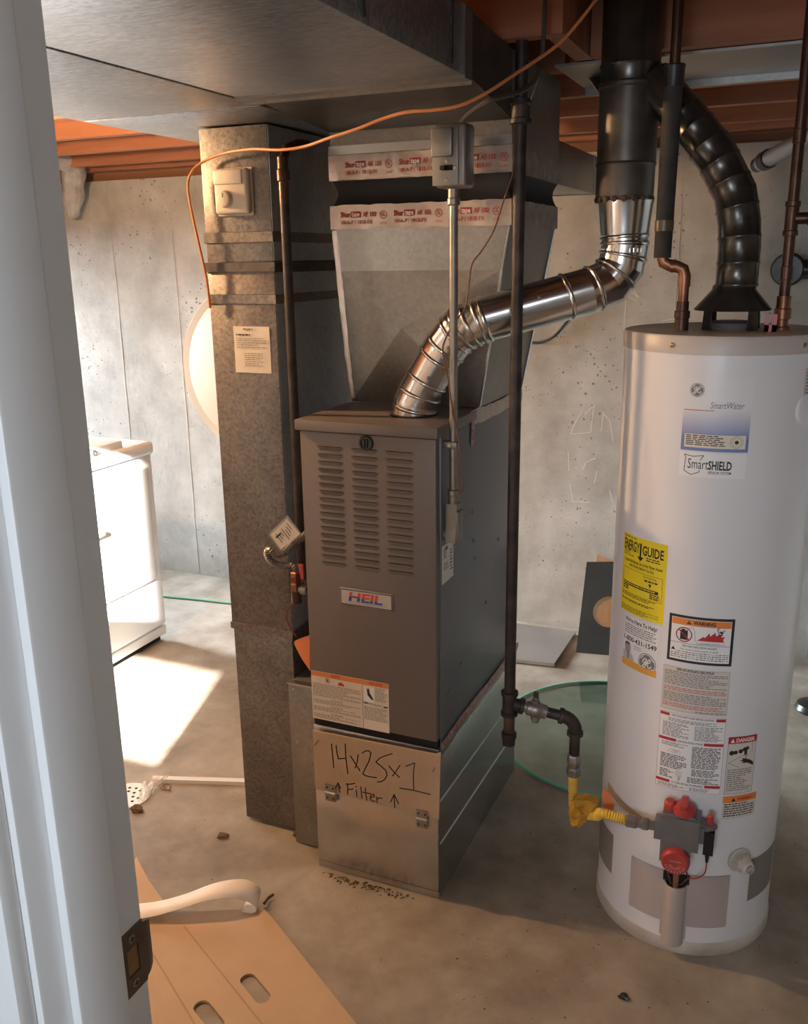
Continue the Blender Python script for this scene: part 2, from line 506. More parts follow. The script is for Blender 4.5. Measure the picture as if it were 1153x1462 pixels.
def make(name, mb, parent=None, origin=None, smooth=True, angle=35, label=None, cat=None, group=None, kind=None):
    """one mesh object; vertices come in world space, the origin goes to the thing's base"""
    if parent is not None:
        org = Vector(parent['_o'])
    elif origin is not None:
        org = Vector(origin)
    else:
        xs = [v.x for v in mb.v]; ys = [v.y for v in mb.v]; zs = [v.z for v in mb.v]
        org = Vector(((min(xs) + max(xs)) / 2, (min(ys) + max(ys)) / 2, min(zs)))
    me = bpy.data.meshes.new(name)
    me.from_pydata([tuple(v - org) for v in mb.v], [], mb.f)
    for m in mb.mats: me.materials.append(m)
    me.polygons.foreach_set('material_index', mb.m)
    bm = bmesh.new(); bm.from_mesh(me)
    bmesh.ops.remove_doubles(bm, verts=bm.verts, dist=1e-6)
    bmesh.ops.recalc_face_normals(bm, faces=bm.faces)
    bm.to_mesh(me); bm.free()
    if smooth:
        me.polygons.foreach_set('use_smooth', [True] * len(me.polygons))
        me.set_sharp_from_angle(angle=math.radians(angle))
    me.update()
    o = bpy.data.objects.new(name, me)
    COL.objects.link(o)
    if parent is not None:
        o.parent = parent
    else:
        o.location = org
    o['_o'] = tuple(org)
    return finish(o, label, cat, group, kind)

def thing(name, loc, label, cat, group=None):
    o = bpy.data.objects.new(name, None)
    COL.objects.link(o)
    o.location = loc
    o.empty_display_size = 0.05
    o['_o'] = tuple(loc)
    return finish(o, label, cat, group)

def dup_part(src, delta):
    c = src.copy(); COL.objects.link(c); c.parent = src.parent
    c.location = src.location + Vector(delta)
    return c

def smooth_path(pts, n=6):
    pts = [Vector(p) for p in pts]
    P = [pts[0] * 2 - pts[1]] + pts + [pts[-1] * 2 - pts[-2]]
    out = []
    for i in range(1, len(P) - 2):
        for k in range(n):
            t = k / n
            p0, p1, p2, p3 = P[i - 1], P[i], P[i + 1], P[i + 2]
            out.append(0.5 * ((2 * p1) + (p2 - p0) * t + (2 * p0 - 5 * p1 + 4 * p2 - p3) * t * t + (3 * p1 - p0 - 3 * p2 + p3) * t ** 3))
    out.append(pts[-1])
    return out

def corrugate(path, r, pitch, depth):
    """resample a path at half-pitch steps with radii going up and down"""
    L = [0]
    for i in range(1, len(path)): L.append(L[-1] + (path[i] - path[i - 1]).length)
    n = max(4, int(L[-1] / (pitch / 2)))
    pts, rs = [], []
    j = 0
    for k in range(n + 1):
        t = L[-1] * k / n
        while j < len(L) - 2 and L[j + 1] < t: j += 1
        u = (t - L[j]) / max(1e-9, L[j + 1] - L[j])
        pts.append(path[j].lerp(path[j + 1], u)); rs.append(r + (depth if k % 2 else -depth))
    return pts, rs

# ------------------------------------------------------------------ flat print on plane or cylinder
_text_cache = {}
def text_mesh(body, bold=0.0, shear=0.0):
    key = (body, bold, shear)
    if key in _text_cache: return _text_cache[key]
    c = bpy.data.curves.new('txt', 'FONT')
    c.body = body; c.size = 1; c.resolution_u = 2; c.shear = shear; c.offset = bold
    o = bpy.data.objects.new('txt', c)
    COL.objects.link(o)
    dg = bpy.context.evaluated_depsgraph_get()
    me = o.evaluated_get(dg).to_mesh()
    vs = [(v.co.x, v.co.y) for v in me.vertices]
    fs = [tuple(p.vertices) for p in me.polygons]
    o.evaluated_get(dg).to_mesh_clear()
    bpy.data.objects.remove(o, do_unlink=True)
    bpy.data.curves.remove(c)
    _text_cache[key] = (vs, fs)
    return vs, fs

class Print:
    """u to the right, v up, in metres; mapper turns (u, v, height) into a place"""
    def __init__(s, mapper, step=None):
        s.map = mapper; s.mb = MB(); s.step = step
    def rect(s, u0, v0, u1, v1, mat, h=0.0002):
        n = 1 if not s.step else max(1, int(math.ceil(abs(u1 - u0) / s.step)))
        for i in range(n):
            a = u0 + (u1 - u0) * i / n; b = u0 + (u1 - u0) * (i + 1) / n
            s.mb.poly([s.map(a, v0, h), s.map(b, v0, h), s.map(b, v1, h), s.map(a, v1, h)], mat)
    def poly(s, pts, mat, h=0.0006):
        us = [u for u, v in pts]; a, b = min(us), max(us)
        if not s.step or b - a <= s.step:
            s.mb.poly([s.map(u, v, h) for u, v in pts], mat); return
        def clip(pp, lim, sgn):
            out = []
            for i in range(len(pp)):
                p, q = pp[i - 1], pp[i]; ip, iq = (p[0] - lim) * sgn >= 0, (q[0] - lim) * sgn >= 0
                if ip != iq:
                    t = (lim - p[0]) / (q[0] - p[0]); out.append((lim, p[1] + (q[1] - p[1]) * t))
                if iq: out.append(q)
            return out
        n = int(math.ceil((b - a) / s.step))
        for i in range(n):
            pp = clip(clip(list(pts), a + (b - a) * i / n, 1), a + (b - a) * (i + 1) / n, -1)
            if len(pp) > 2: s.mb.poly([s.map(u, v, h) for u, v in pp], mat)
    def frame(s, u0, v0, u1, v1, t, mat, h=0.0006):
        s.rect(u0, v0, u1, v0 + t, mat, h); s.rect(u0, v1 - t, u1, v1, mat, h)
        s.rect(u0, v0 + t, u0 + t, v1 - t, mat, h); s.rect(u1 - t, v0 + t, u1, v1 - t, mat, h)
    def text(s, body, u, v, mat, width=None, height=None, size=0.01, align='L', bold=0.0, shear=0.0, h=0.0006):
        vs, fs = text_mesh(body, bold, shear)
        if not vs: return
        x0 = min(a for a, b in vs); x1 = max(a for a, b in vs)
        y1 = max(b for a, b in vs)
        sx = sy = size
        if width: sx = width / (x1 - x0)
        if height: sy = height / y1
        elif width: sy = sx
        if height and not width: sx = sy
        W = (x1 - x0) * sx
        off = {'L': 0, 'C': -W / 2, 'R': -W}[align]
        n = len(s.mb.v)
        s.mb.v += [Vector(s.map(u + off + (a - x0) * sx, v + b * sy, h)) for a, b in vs]
        for f in fs: s.mb.face([n + i for i in f], mat)
    def lines(s, u0, vt, u1, vb, n, mat, fill=0.5, ragged=0.25, h=0.0006, word=0.008):
        p = (vt - vb) / n
        for i in range(n):
            top = vt - i * p
            end = u1 - (rnd.random() * ragged * (u1 - u0) if rnd.random() < 0.5 else 0)
            u = u0
            while u < end:
                L = min(end - u, word * rnd.uniform(0.4, 1.6))
                s.rect(u, top - p * fill, u + L, top, mat, h)
                u += L + word * 0.22
    def stroke(s, pts, wd, mat, h=0.0006):
        for i in range(len(pts) - 1):
            a = Vector(pts[i]); b = Vector(pts[i + 1]); d = (b - a)
            if d.length < 1e-9: continue
            d.normalize(); n = Vector((-d.y, d.x)) * wd / 2; e = d * wd * 0.3
            s.poly([tuple(a - n - e), tuple(b - n + e), tuple(b + n + e), tuple(a + n - e)], mat, h)
    def disc(s, u, v, r, mat, h=0.0004, seg=20, r2=None):
        P = [(u + r * math.cos(2 * math.pi * k / seg), v + (r2 or r) * math.sin(2 * math.pi * k / seg)) for k in range(seg)]
        s.poly(P, mat, h)
    def ring(s, u, v, r, t, mat, h=0.0006, seg=24):
        for k in range(seg):
            a = 2 * math.pi * k / seg; b = 2 * math.pi * (k + 1) / seg
            s.poly([(u + (r - t) * math.cos(a), v + (r - t) * math.sin(a)), (u + r * math.cos(a), v + r * math.sin(a)),
                    (u + r * math.cos(b), v + r * math.sin(b)), (u + (r - t) * math.cos(b), v + (r - t) * math.sin(b))], mat, h)

def plane_map(o, U, V, N):
    o, U, V, N = Vector(o), Vector(U).normalized(), Vector(V).normalized(), Vector(N).normalized()
    return lambda u, v, h: o + U * u + V * v + N * h

HX, HY, HR, HH = 0.9397, 0.2477, 0.2118, 1.4634
def cyl_map(th0_deg, z0, r=HR):
    t0 = math.radians(th0_deg)
    return lambda u, v, h: Vector((HX + (r + h) * math.cos(t0 + u / r), HY + (r + h) * math.sin(t0 + u / r), z0 + v))
def arc(d): return math.radians(d) * HR

def ge_logo(P, u, v, r, dark, lite, h=0.0008):
    P.disc(u, v, r, dark, h)
    P.ring(u, v, r * 0.93, r * 0.07, lite, h + 0.0003)
    for k in range(4):                       # four swirls inside the ring
        a = math.pi / 4 + k * math.pi / 2
        pts = [(u + r * q * math.cos(a + t), v + r * q * math.sin(a + t)) for q, t in ((0.84, -0.35), (0.76, -0.12), (0.72, 0.12), (0.80, 0.3))]
        P.stroke(pts, r * 0.07, lite, h + 0.0003)
    g = [(-.02, .42), (-.2, .46), (-.38, .3), (-.42, .08), (-.28, .0), (-.12, .12), (-.04, .36), (-.06, .05), (-.12, -.28), (-.3, -.5), (-.46, -.36), (-.3, -.16), (-.02, -.02), (.1, .1)]
    e = [(.08, .06), (.26, .14), (.4, .3), (.34, .46), (.18, .42), (.08, .18), (.08, -.12), (.2, -.36), (.4, -.34), (.5, -.16)]
    for st in (g, e):
        P.stroke([(u + r * a, v + r * b) for a, b in st], r * 0.10, lite, h + 0.0003)

# ================================================================== THE SETTING
X0, X1, YB, YF = -3.4, 2.4, 1.9, -1.347
# floor slab
m = MB(); m.box(X0, X1, -3.4, YB, -0.1, 0, floorc)
make('floor', m, origin=(0, 0, 0), kind='structure')
# back wall: poured concrete with form seams, chalk marks
m = MB(); m.box(X0, X1, YB, YB + 0.2, -0.1, 2.015, wallc)
wall_back = make('wall_back', m, origin=(0, YB, 0), kind='structure')
def seam(x, z0, z1, wd, proud, jit=0.003):
    m = MB(); n = 14; L = []; R = []; T = []
    for i in range(n + 1):
        z = z0 + (z1 - z0) * i / n; j = rnd.uniform(-jit, jit)
        L.append((x + j - wd / 2, YB - 0.0004, z)); R.append((x + j + wd / 2, YB - 0.0004, z)); T.append((x + j, YB - proud * rnd.uniform(.5, 1), z))
    m.strip(L, T, wallc); m.strip(T, R, wallc)
    make('form_seam', m, parent=wall_back)
for x in (-2.145, -1.77, -1.50, -0.9, 0.62, 1.23): seam(x, 0.02, 2.0, 0.007, 0.0018)
m = MB()
P = Print(lambda u, v, h: on_y(u, v, YB) + Vector((0, -0.0012, 0)))
for st in ([(829, 588), (816, 614), (815, 620), (843, 617), (846, 590), (848, 578), (834, 592)], [(859, 588), (870, 600), (875, 630)], [(861, 590), (858, 615)],
           [(811, 645), (812, 672)], [(832, 670), (836, 660), (850, 654)], [(848, 690), (852, 672)], [(813, 692), (818, 716), (842, 717)], [(870, 700), (874, 718)],
           [(900, 415), (911, 425), (902, 408)], [(898, 424), (908, 430)], [(893, 430), (890, 470)], [(946, 458), (962, 455), (972, 458)]):
    P.stroke(st, 1.0, chalk, 0)
make('chalk_mark', P.mb, parent=wall_back, smooth=False)
# left wall with the daylight window opening
m = MB()
m.box(X0 - 0.2, X0, YF, 1.13, 0, 2.3, wallc); m.box(X0 - 0.2, X0, 1.85, YB, 0, 2.3, wallc)
m.box(X0 - 0.2, X0, 1.13, 1.85, 0, 0.74, wallc); m.box(X0 - 0.2, X0, 1.13, 1.85, 1.75, 2.3, wallc)
make('wall_left', m, origin=(X0, 0, 0), kind='structure')
m = MB(); m.box(X1, X1 + 0.15, -3.4, YB, 0, 2.4, wallc)
make('wall_right', m, origin=(X1, 0, 0), kind='structure')
# front wall: the doorway the photograph is taken from, and a sunny window beyond it
YW = YF - 0.115
m = MB()
def wbox(x0, x1, z0, z1): m.box(x0, x1, YW, YF - 0.004, z0, z1, drywall)
wbox(X0, -1.15, 0, 2.3); wbox(-0.22, 0.585, 0, 2.3)
wbox(-1.15, -0.22, 0, 0.64); wbox(-1.15, -0.22, 0.95, 1.08); wbox(-1.15, -0.22, 1.83, 2.3)
wbox(-0.605, -0.22, 1.08, 1.83)
wbox(2.22, X1, 0, 2.3); wbox(0.585, 2.22, 2.06, 2.3)
make('wall_front', m, origin=(0, YF, 0), kind='structure')
m = MB()
m.box(0.40, 0.52, -3.4, YW, 0, 2.4, drywall); m.box(0.40, X1, -3.5, -3.4, 0, 2.4, drywall)
make('wall_hall', m, origin=(0.5, -2.4, 0), kind='structure')
m = MB(); m.box(0.40, X1, -3.5, YW, 2.4, 2.5, drywall)
make('ceiling_hall', m, origin=(1.4, -2.4, 2.4), kind='structure')
# ceiling: subfloor over joists
m = MB(); m.box(X0, X1, YF - 0.1, YB + 0.2, 2.295, 2.34, sub_m)
ceil = make('ceiling', m, origin=(0, 0, 2.295), kind='structure')
j0 = None
for y in (-1.05, -0.66, -0.27, 0.885, 1.255, 1.66):
    if j0 is None:
        m = MB(); m.box(X0 + .01, X1 - .01, y, y + 0.04, 2.06, 2.294, joist_m)
        j0 = make('joist', m, parent=ceil); y_first = y
    else:
        dup_part(j0, (0, y - y_first, 0))
for y, xa, xb in ((0.12, X0 + .01, .55), (0.505, X0 + .01, .50), (0.372, .592, X1 - .01)):
    m = MB(); m.box(xa, xb, y, y + .04, 2.06, 2.294, joist_m); make('joist', m, parent=ceil)
m = MB(); m.box(.55, .59, .12, .41, 2.06, 2.294, joist_m); make('header', m, parent=ceil)
m = MB(); m.box(X0 + .01, X1 - .01, YB - 0.035, YB + 0.1, 2.058, 2.294, joist_m); make('rim_joist', m, parent=ceil)
m = MB(); m.box(X0 + .01, X1 - .01, YB + 0.03, YB + 0.15, 2.016, 2.056, sub_m); make('sill_plate', m, parent=ceil)
# sheet metal closing a joist bay
m = MB()
m.box(0.50, 2.2, 0.412, 0.735, 2.052, 2.058, galv_dull)
m.box(0.50, 2.2, 0.735, 0.742, 2.035, 2.058, galv_dull)
make('joist_bay_panning', m, parent=ceil)

# doorway trim with strike plate (left jamb in view, right jamb and head out of view)
dj = thing('door_1', (0.6, YF, 0), None, None)
dj['kind'] = 'structure'
m = MB()
m.bbox(0.585, 0.600, YW - 0.005, YF, 0, 2.05, trim_w, 0.0025)
make('jamb', m, parent=dj)
m = MB(); m.bbox(0.600, 0.611, -1.440, -1.384, 0, 2.05, trim_w, 0.003); make('door_stop', m, parent=dj)
m = MB(); m.bbox(0.52, 0.594, YW - 0.022, YW - 0.004, 0, 2.09, trim_w, 0.004); m.bbox(0.53, 0.594, YF - .003, YF + 0.006, 0, 2.09, trim_w, 0.003); make('casing', m, parent=dj)
m = MB(); m.bbox(2.205, 2.22, YW - 0.005, YF, 0, 2.05, trim_w, 0.0025); make('jamb', m, parent=dj)
m = MB(); m.box(0.6, 2.205, YW, YF - .004, 2.035, 2.05, trim_w); make('head_jamb', m, parent=dj)
# strike plate: rounded plate with a curved lip, latch hole and two screws
zc = 1.012
m = MB()
ya, yb, za, zb = -1.378, -1.349, zc - 0.033, zc + 0.033
hy0, hy1, hz0, hz1 = -1.372, -1.357, zc - 0.014, zc + 0.014
xs = 0.6012
def q(y0, y1, z0, z1): m.hexa([(0.6, y0, z0), (xs + .0006, y0, z0), (xs + .0006, y1, z0), (0.6, y1, z0)], [(0.6, y0, z1), (xs + .0006, y0, z1), (xs + .0006, y1, z1), (0.6, y1, z1)], strike_m)
q(ya, hy0, za, zb); q(hy1, yb, za, zb); q(hy0, hy1, za, hz0); q(hy0, hy1, hz1, zb)
lip = [(0.6018, yb), (0.6012, yb + 0.006), (0.5995, yb + 0.011), (0.5965, yb + 0.015)]
for i in range(3):
    (xa, y_a), (xb, y_b) = lip[i], lip[i + 1]
    t0, t1 = 0.030 - 0.003 * i, 0.030 - 0.003 * (i + 1)
    m.hexa([(xa - .0015, y_a, zc - t0), (xa, y_a, zc - t0), (xb, y_b, zc - t1), (xb - .0015, y_b, zc - t1)],
           [(xa - .0015, y_a, zc + t0), (xa, y_a, zc + t0), (xb, y_b, zc + t1), (xb - .0015, y_b, zc + t1)], strike_m)
sp = make('strike_plate', m, parent=dj)
m = MB(); m.box(0.6002, 0.6008, hy0, hy1, hz0, hz1, brass); make('latch_hole', m, parent=sp)
for dz in (-0.0235, 0.0235):
    m = MB(); m.lathe((0.6016, -1.3645, zc + dz), (1, 0, 0), [(0, 0.0042), (0.0008, 0.004), (0.0011, 0.002)], screw_m, 14)
    m.box(0.6025, 0.6029, -1.3670, -1.3620, zc + dz - .0005, zc + dz + .0005, gap_m); m.box(0.6025, 0.6029, -1.3650, -1.3640, zc + dz - .0025, zc + dz + .0025, gap_m)
    make('screw', m, parent=sp)

# ================================================================== FURNACE
FX0, FX1, FY1, FZ0, FZ1 = 0.0, 0.36, 0.672, 0.452, 1.252
fur = thing('furnace', (0.18, 0.33, 0.432), 'brown-grey upright gas furnace with louvered front door', 'furnace')
m = MB(); m.bbox(FX0, FX1, 0.022, FY1, FZ0 - 0.016, FZ1 - 0.008, fside_daylit, 0.003)
make('cabinet', m, parent=fur)
m = MB(); m.box(0.004, 0.356, 0.006, 0.022, 0.434, 0.456, gap_m); make('toe_gap', m, parent=fur)
m = MB(); m.bbox(-0.006, 0.364, -0.012, 0.262, FZ1 - 0.026, FZ1, fpaint, 0.003); m.box(0.0, 0.36, 0.262, 0.285, FZ1 - .012, FZ1, fpaint)
make('top_cap', m, parent=fur)
m = MB(); m.bbox(0.003, 0.357, -0.003, 0.0215, 0.456, FZ1 - 0.028, fpaint, 0.004)
door = make('front_door', m, parent=fur)
# louvers: pressed hoods, open below
LW, LH, LD = 0.070, 0.0100, 0.0034
lv = None
for c, x in enumerate((0.050, 0.141, 0.231)):
    for r in range(17):
        z = 1.189 - 0.0183 * r
        if lv is None:
            m = MB(); n = 8
            top, bot = [], []
            for i in range(n + 1):
                t = i / n; e = min(1, min(t, 1 - t) / 0.09)
                top.append((x + LW * t, -0.0031 - LD * e, z))
                bot.append((x + LW * t, -0.0031, z - LH * (0.35 + .65 * e)))
            m.strip(top, bot, fpaint)
            back = [(px_, -0.0033, z + 0.0006) for px_, _, _ in top]
            m.strip(top, back, gap_m)
            m.box(x + 0.004, x + LW - 0.004, -0.0036, -0.0031, z - 0.0004, z + 0.0012, gap_m)
            lv = make('louver', m, parent=door); lx, lz = x, z
        else:
            dup_part(lv, (x - lx, 0, z - lz))
# round black sight cap
m = MB()
m.lathe((0.182, -0.003, 1.205), (0, -1, 0), [(0, 0.0185), (0.004, 0.0185), (0.006, 0.016), (0.006, 0.013), (0.003, 0.0125)], black, 28)
m.bbox(0.1765, 0.1805, -0.0095, -0.006, 1.195, 1.215, black, .001); m.bbox(0.1835, 0.1875, -0.0095, -0.006, 1.195, 1.215, black, .001)
make('sight_cap', m, parent=door)
# name plate
m = MB(); m.bbox(0.099, 0.246, -0.007, -0.003, 0.790, 0.836, iron_lite, 0.002); plate = make('name_plate', m, parent=door)
P = Print(plane_map((0.099, -0.0071, 0.790), (1, 0, 0), (0, 0, 1), (0, -1, 0)))
P.rect(0.003, 0.003, 0.144, 0.043, black_ink, .0001); P.rect(0.0045, 0.0045, 0.1425, 0.0415, grey_ink, .0003); 
P.rect(0.0055, 0.0055, 0.1415, 0.0405, plain('plate_silver', (0.50, 0.47, 0.43), 0.4, 0.3), .0005)
P.text('HEIL', 0.072, 0.0145, logo_m, width=0.094, height=0.023, align='C', bold=0.035, shear=0.12, h=.0008)
P.text('HEATING & COOLING PRODUCTS', 0.072, 0.0085, grey_ink, width=0.094, height=0.0035, align='C', h=.0008)
P.text('®', 0.123, 0.0095, grey_ink, size=0.007, h=.0008)
make('plate_print', P.mb, parent=plate, smooth=False, label='HEIL lettering split red over blue')
# warning label on the door
P = Print(plane_map((0.005, -0.0032, 0.455), (1, 0, 0), (0, 0, 1), (0, -1, 0)))
W_, H_ = 0.222, 0.138
P.rect(0, 0, W_, H_, cream_pap, .0002)
P.rect(0.001, H_ - .014, 0.147, H_ - .001, orange_ink, .0005); P.rect(0.150, H_ - .014, W_ - .001, H_ - .001, orange_ink, .0005)
P.lines(0.060, H_ - .003, 0.085, H_ - .012, 2, red_ink, .5, 0, .0008, .01); P.lines(0.168, H_ - .003, 0.205, H_ - .012, 2, red_ink, .5, 0, .0008, .01)
P.rect(0.1475, 0, 0.1490, H_, grey_ink, .0005)
P.ring(0.048, H_ - .0225, 0.0075, .0016, red_ink); P.stroke([(0.043, H_ - .018), (0.053, H_ - .027)], .0016, red_ink); P.rect(.0455, H_ - .026, .0505, H_ - .019, black_ink, .0005)
P.poly([(0.078, H_ - .030), (0.097, H_ - .030), (0.094, H_ - .022), (0.091, H_ - .025), (0.088, H_ - .017), (0.085, H_ - .023), (0.082, H_ - .020)], red_ink)
P.lines(0.004, 0.104, 0.143, 0.066, 11, grey_ink, .45, .5); P.rect(.002, .0635, .146, .0640, grey_ink)
P.lines(0.055, .0625, .095, .059, 1, black_ink); P.lines(0.004, 0.058, 0.143, 0.046, 4, grey_ink, .45, .5); P.rect(.002, .0435, .146, .0440, grey_ink)
P.lines(0.055, .0425, .095, .039, 1, black_ink); P.lines(0.004, 0.038, 0.143, 0.025, 4, grey_ink, .45, .5); P.rect(.002, .0225, .146, .0230, grey_ink)
P.lines(0.055, .0215, .095, .018, 1, black_ink); P.lines(0.004, 0.017, 0.143, 0.004, 4, grey_ink, .45, .5)
P.rect(0.152, 0.078, 0.181, 0.120, white_pap, .0004)
P.rect(0.154, 0.098, 0.157, 0.118, red_ink); P.poly([(0.160, 0.118), (0.164, 0.112), (0.167, 0.119), (0.169, 0.104), (0.180, 0.086), (0.174, 0.085), (0.163, 0.096)], black_ink)
P.lines(0.184, 0.121, 0.217, 0.082, 12, grey_ink, .45, .4); P.rect(.152, .0715, .164, .0755, black_ink); P.rect(.206, .0690, .219, .0735, black_ink); P.lines(.167, .075, .203, .068, 2, grey_ink)
P.lines(0.152, 0.064, 0.217, 0.026, 10, grey_ink, .45, .5)
make('warning_label', P.mb, parent=door, smooth=False, label='cream warning label with orange headers and fine print')
# side panel: white sticker, screws, knockout ring
P = Print(plane_map((0.3602, 0.024, 0.864), (0, 1, 0), (0, 0, 1), (1, 0, 0)))
P.rect(0, 0, 0.078, 0.096, white_pap, .0003); P.lines(.012, .088, .03, .06, 5, black_ink, .5, .2, word=.004); P.lines(.055, .075, .072, .018, 7, black_ink, .5, .4, word=.006); P.rect(.03, .02, .042, .026, black_ink); P.lines(.012, .05, .045, .03, 3, grey_ink)
make('side_sticker', P.mb, parent=fur, smooth=False, label='white sticker with black print on the side panel')
m = MB(); m.lathe((0.3602, 0.128, 1.017), (1, 0, 0), [(0, .005), (.002, .005), (.003, .0025)], valve_grey, 10)
sc0 = make('screw', m, parent=fur)
for y, z in ((.242, .99), (.25, .911), (.262, .859), (.466, .852), (.045, 1.22), (.05, 1.10), (.055, .95), (.16, .60), (.36, .70), (.65, 1.0)):
    dup_part(sc0, (0, y - .128, z - 1.017))
m = MB(); n = 28
cir = [(0.3608, 0.075 + .045 * math.cos(a), 0.52 + .045 * math.sin(a)) for a in [2 * math.pi * k / n for k in range(n + 1)]]
m.tube(cir, .0011, fside_daylit, 6); make('knockout_ring', m, parent=fur)

# foil tape runs on the furnace (each its own strip)
def tape_strip(name, pts, wdv, mat, nrm, label, jit=0.003, parent=None, **kw):
    """wavy strip through pts; wdv is the width vector"""
    m = MB(); L, R = [], []
    pts = smooth_path(pts, 10); wdv = Vector(wdv); nrm = Vector(nrm)
    for p in pts:
        j = nrm * rnd.uniform(0, jit * .4)
        L.append(p - wdv * (0.5 + rnd.uniform(-.06, .06)) + j); R.append(p + wdv * (0.5 + rnd.uniform(-.06, .06)) + j)
    mid = [(a + b) / 2 + nrm * rnd.uniform(jit * .2, jit) for a, b in zip(L, R)]
    m.strip(L, mid, mat); m.strip(mid, R, mat)
    return make(name, m, parent=parent, label=label, angle=60, **kw)
tape_strip('foil_tape', [(0.3615, .0, .428), (.3615, .2, .433), (.3615, .45, .430), (.3615, .668, .433)], (0, 0, .034), foil, (1, 0, 0), 'crumpled silver joint tape', parent=fur)
tape_strip('foil_tape', [(0.364, .0, .437), (.364, .2, .444), (.364, .45, .440), (.364, .668, .444)], (0, 0, .024), foil_red, (1, 0, 0), 'red printed joint tape', parent=fur)
tape_strip('foil_tape', [(0.3615, .22, 1.236), (.3615, .40, 1.232), (.3615, .668, 1.236)], (0, 0, .038), foil, (1, 0, 0), 'silver joint tape along the top', parent=fur, jit=.002)
tape_strip('foil_tape', [(0.3635, .232, 1.235), (.3635, .232, 1.20), (.3635, .232, 1.166)], (0, .024, 0), foil_red, (1, 0, 0), 'hanging tape end with red print', parent=fur, jit=.002)

# ================================================================== FURNACE BASE (filter box)
base = thing('filter_base', (0.18, 0.33, 0), 'galvanized sheet metal filter box under the furnace', 'metal box')
m = MB(); m.bbox(0.0, 0.36, 0.004, FY1 + .002, 0.0, 0.432, galv_clean, 0.002); make('box', m, parent=base)
m = MB()
m.prism([(0.36, 0.006, .281), (0.3625, 0.006, .284), (0.36, 0.006, .287)], (0, .662, -.02), galv_clean)
cr = make('crease', m, parent=base); dup_part(cr, (0, 0, -.125))
m = MB(); m.bbox(0.006, 0.361, -0.008, 0.003, 0.024, 0.262, galv_clean, 0.0015); m.box(0.004, 0.361, -0.004, 0.003, 0.0, 0.020, galv_clean)
fd = make('access_door', m, parent=base, label='shiny hinged access door')
for hx_, hz_ in ((0.056, 0.250), (0.320, 0.238)):
    m = MB(); m.box(hx_ - .015, hx_ + .015, -0.0185, -0.0165, hz_ + .003, hz_ + .025, boxm); m.box(hx_ - .015, hx_ + .015, -0.0185, -0.0085, hz_ - .025, hz_ - .003, boxm)
    m.tube([(hx_ - .015, -.0195, hz_), (hx_ + .015, -.0195, hz_)], .0035, screw_m, 10)
    hg = make('hinge', m, parent=base)
    for dx in (-.009, .009):
        for dz in (-.016, .015):
            m = MB(); m.lathe((hx_ + dx, -.0185, hz_ + dz), (0, -1, 0), [(0, .0028), (.001, .002)], gap_m, 8)
            make('rivet', m, parent=hg)

# cardboard sign
m = MB()
tl, tr, br, bl = on_y(446, 1043, -.012), on_y(629, 1075, -.012), on_y(626, 1170, -.012), on_y(450, 1126, -.012)
m.prism([bl, br, tr + Vector((0, 0, .002)), tr.lerp(tl, .04) - Vector((0, 0, .006)), tl.lerp(tr, .02), tl], (0, .0035, 0), card_sign)
sign = make('cardboard_sign', m, label='brown cardboard piece reading 14x25x1 Filter on the filter box', cat='sign')
P = Print(lambda u, v, h: on_y(420 + u * .1908, 920 + v * .1908, -.0125 - h * 0))
for st in ([(278, 745), (286, 830), (295, 922)], [(312, 755), (318, 810), (330, 856), (388, 852)], [(380, 745), (385, 850), (400, 968)],
           [(420, 835), (455, 890), (490, 945)], [(478, 825), (470, 880), (455, 925)],
           [(508, 815), (530, 798), (556, 796), (574, 812), (560, 870), (530, 930), (512, 968), (530, 982), (570, 992), (615, 998)],
           [(733, 818), (690, 830), (640, 850), (610, 880), (650, 912), (685, 945), (693, 980), (675, 1012), (650, 1027), (622, 1030)],
           [(708, 910), (745, 955), (785, 995)], [(790, 905), (760, 950), (735, 985)],
           [(833, 912), (870, 898), (900, 888), (893, 940), (890, 990), (893, 1090)], [(790, 1076), (890, 1092), (1018, 1123)],
           [(328, 1040), (334, 1075), (340, 1108)], [(303, 1085), (326, 1036), (345, 1078)],
           [(397, 1042), (400, 1080), (398, 1122)], [(388, 1046), (420, 1046), (452, 1040)], [(400, 1088), (440, 1082)],
           [(463, 1092), (468, 1140)], [(459, 1064), (465, 1066)], [(497, 1066), (502, 1110), (506, 1152)], [(530, 1075), (534, 1120), (543, 1166)], [(512, 1106), (572, 1118)],
           [(572, 1146), (600, 1138), (592, 1120), (570, 1132), (568, 1156), (582, 1172), (606, 1174)], [(616, 1142), (620, 1186)], [(618, 1162), (632, 1148), (656, 1152)],
           [(746, 1125), (748, 1170), (751, 1222)], [(720, 1180), (746, 1123), (780, 1192)]):
    P.stroke(st, 8.5, black_ink, 0)
make('handwriting', P.mb, parent=sign, smooth=False, label='14x25x1 and Filter with two arrows in black marker')
for pts in ([(186, 707), (160, 735), (142, 765), (165, 752), (186, 722)], [(1055, 910), (1035, 940), (1027, 962), (1048, 950), (1056, 930)]):
    m = MB(); m.poly([on_y(420 + a * .1908, 920 + b * .1908, -.0126) for a, b in pts], grey_ink); make('slit', m, parent=sign, smooth=False)

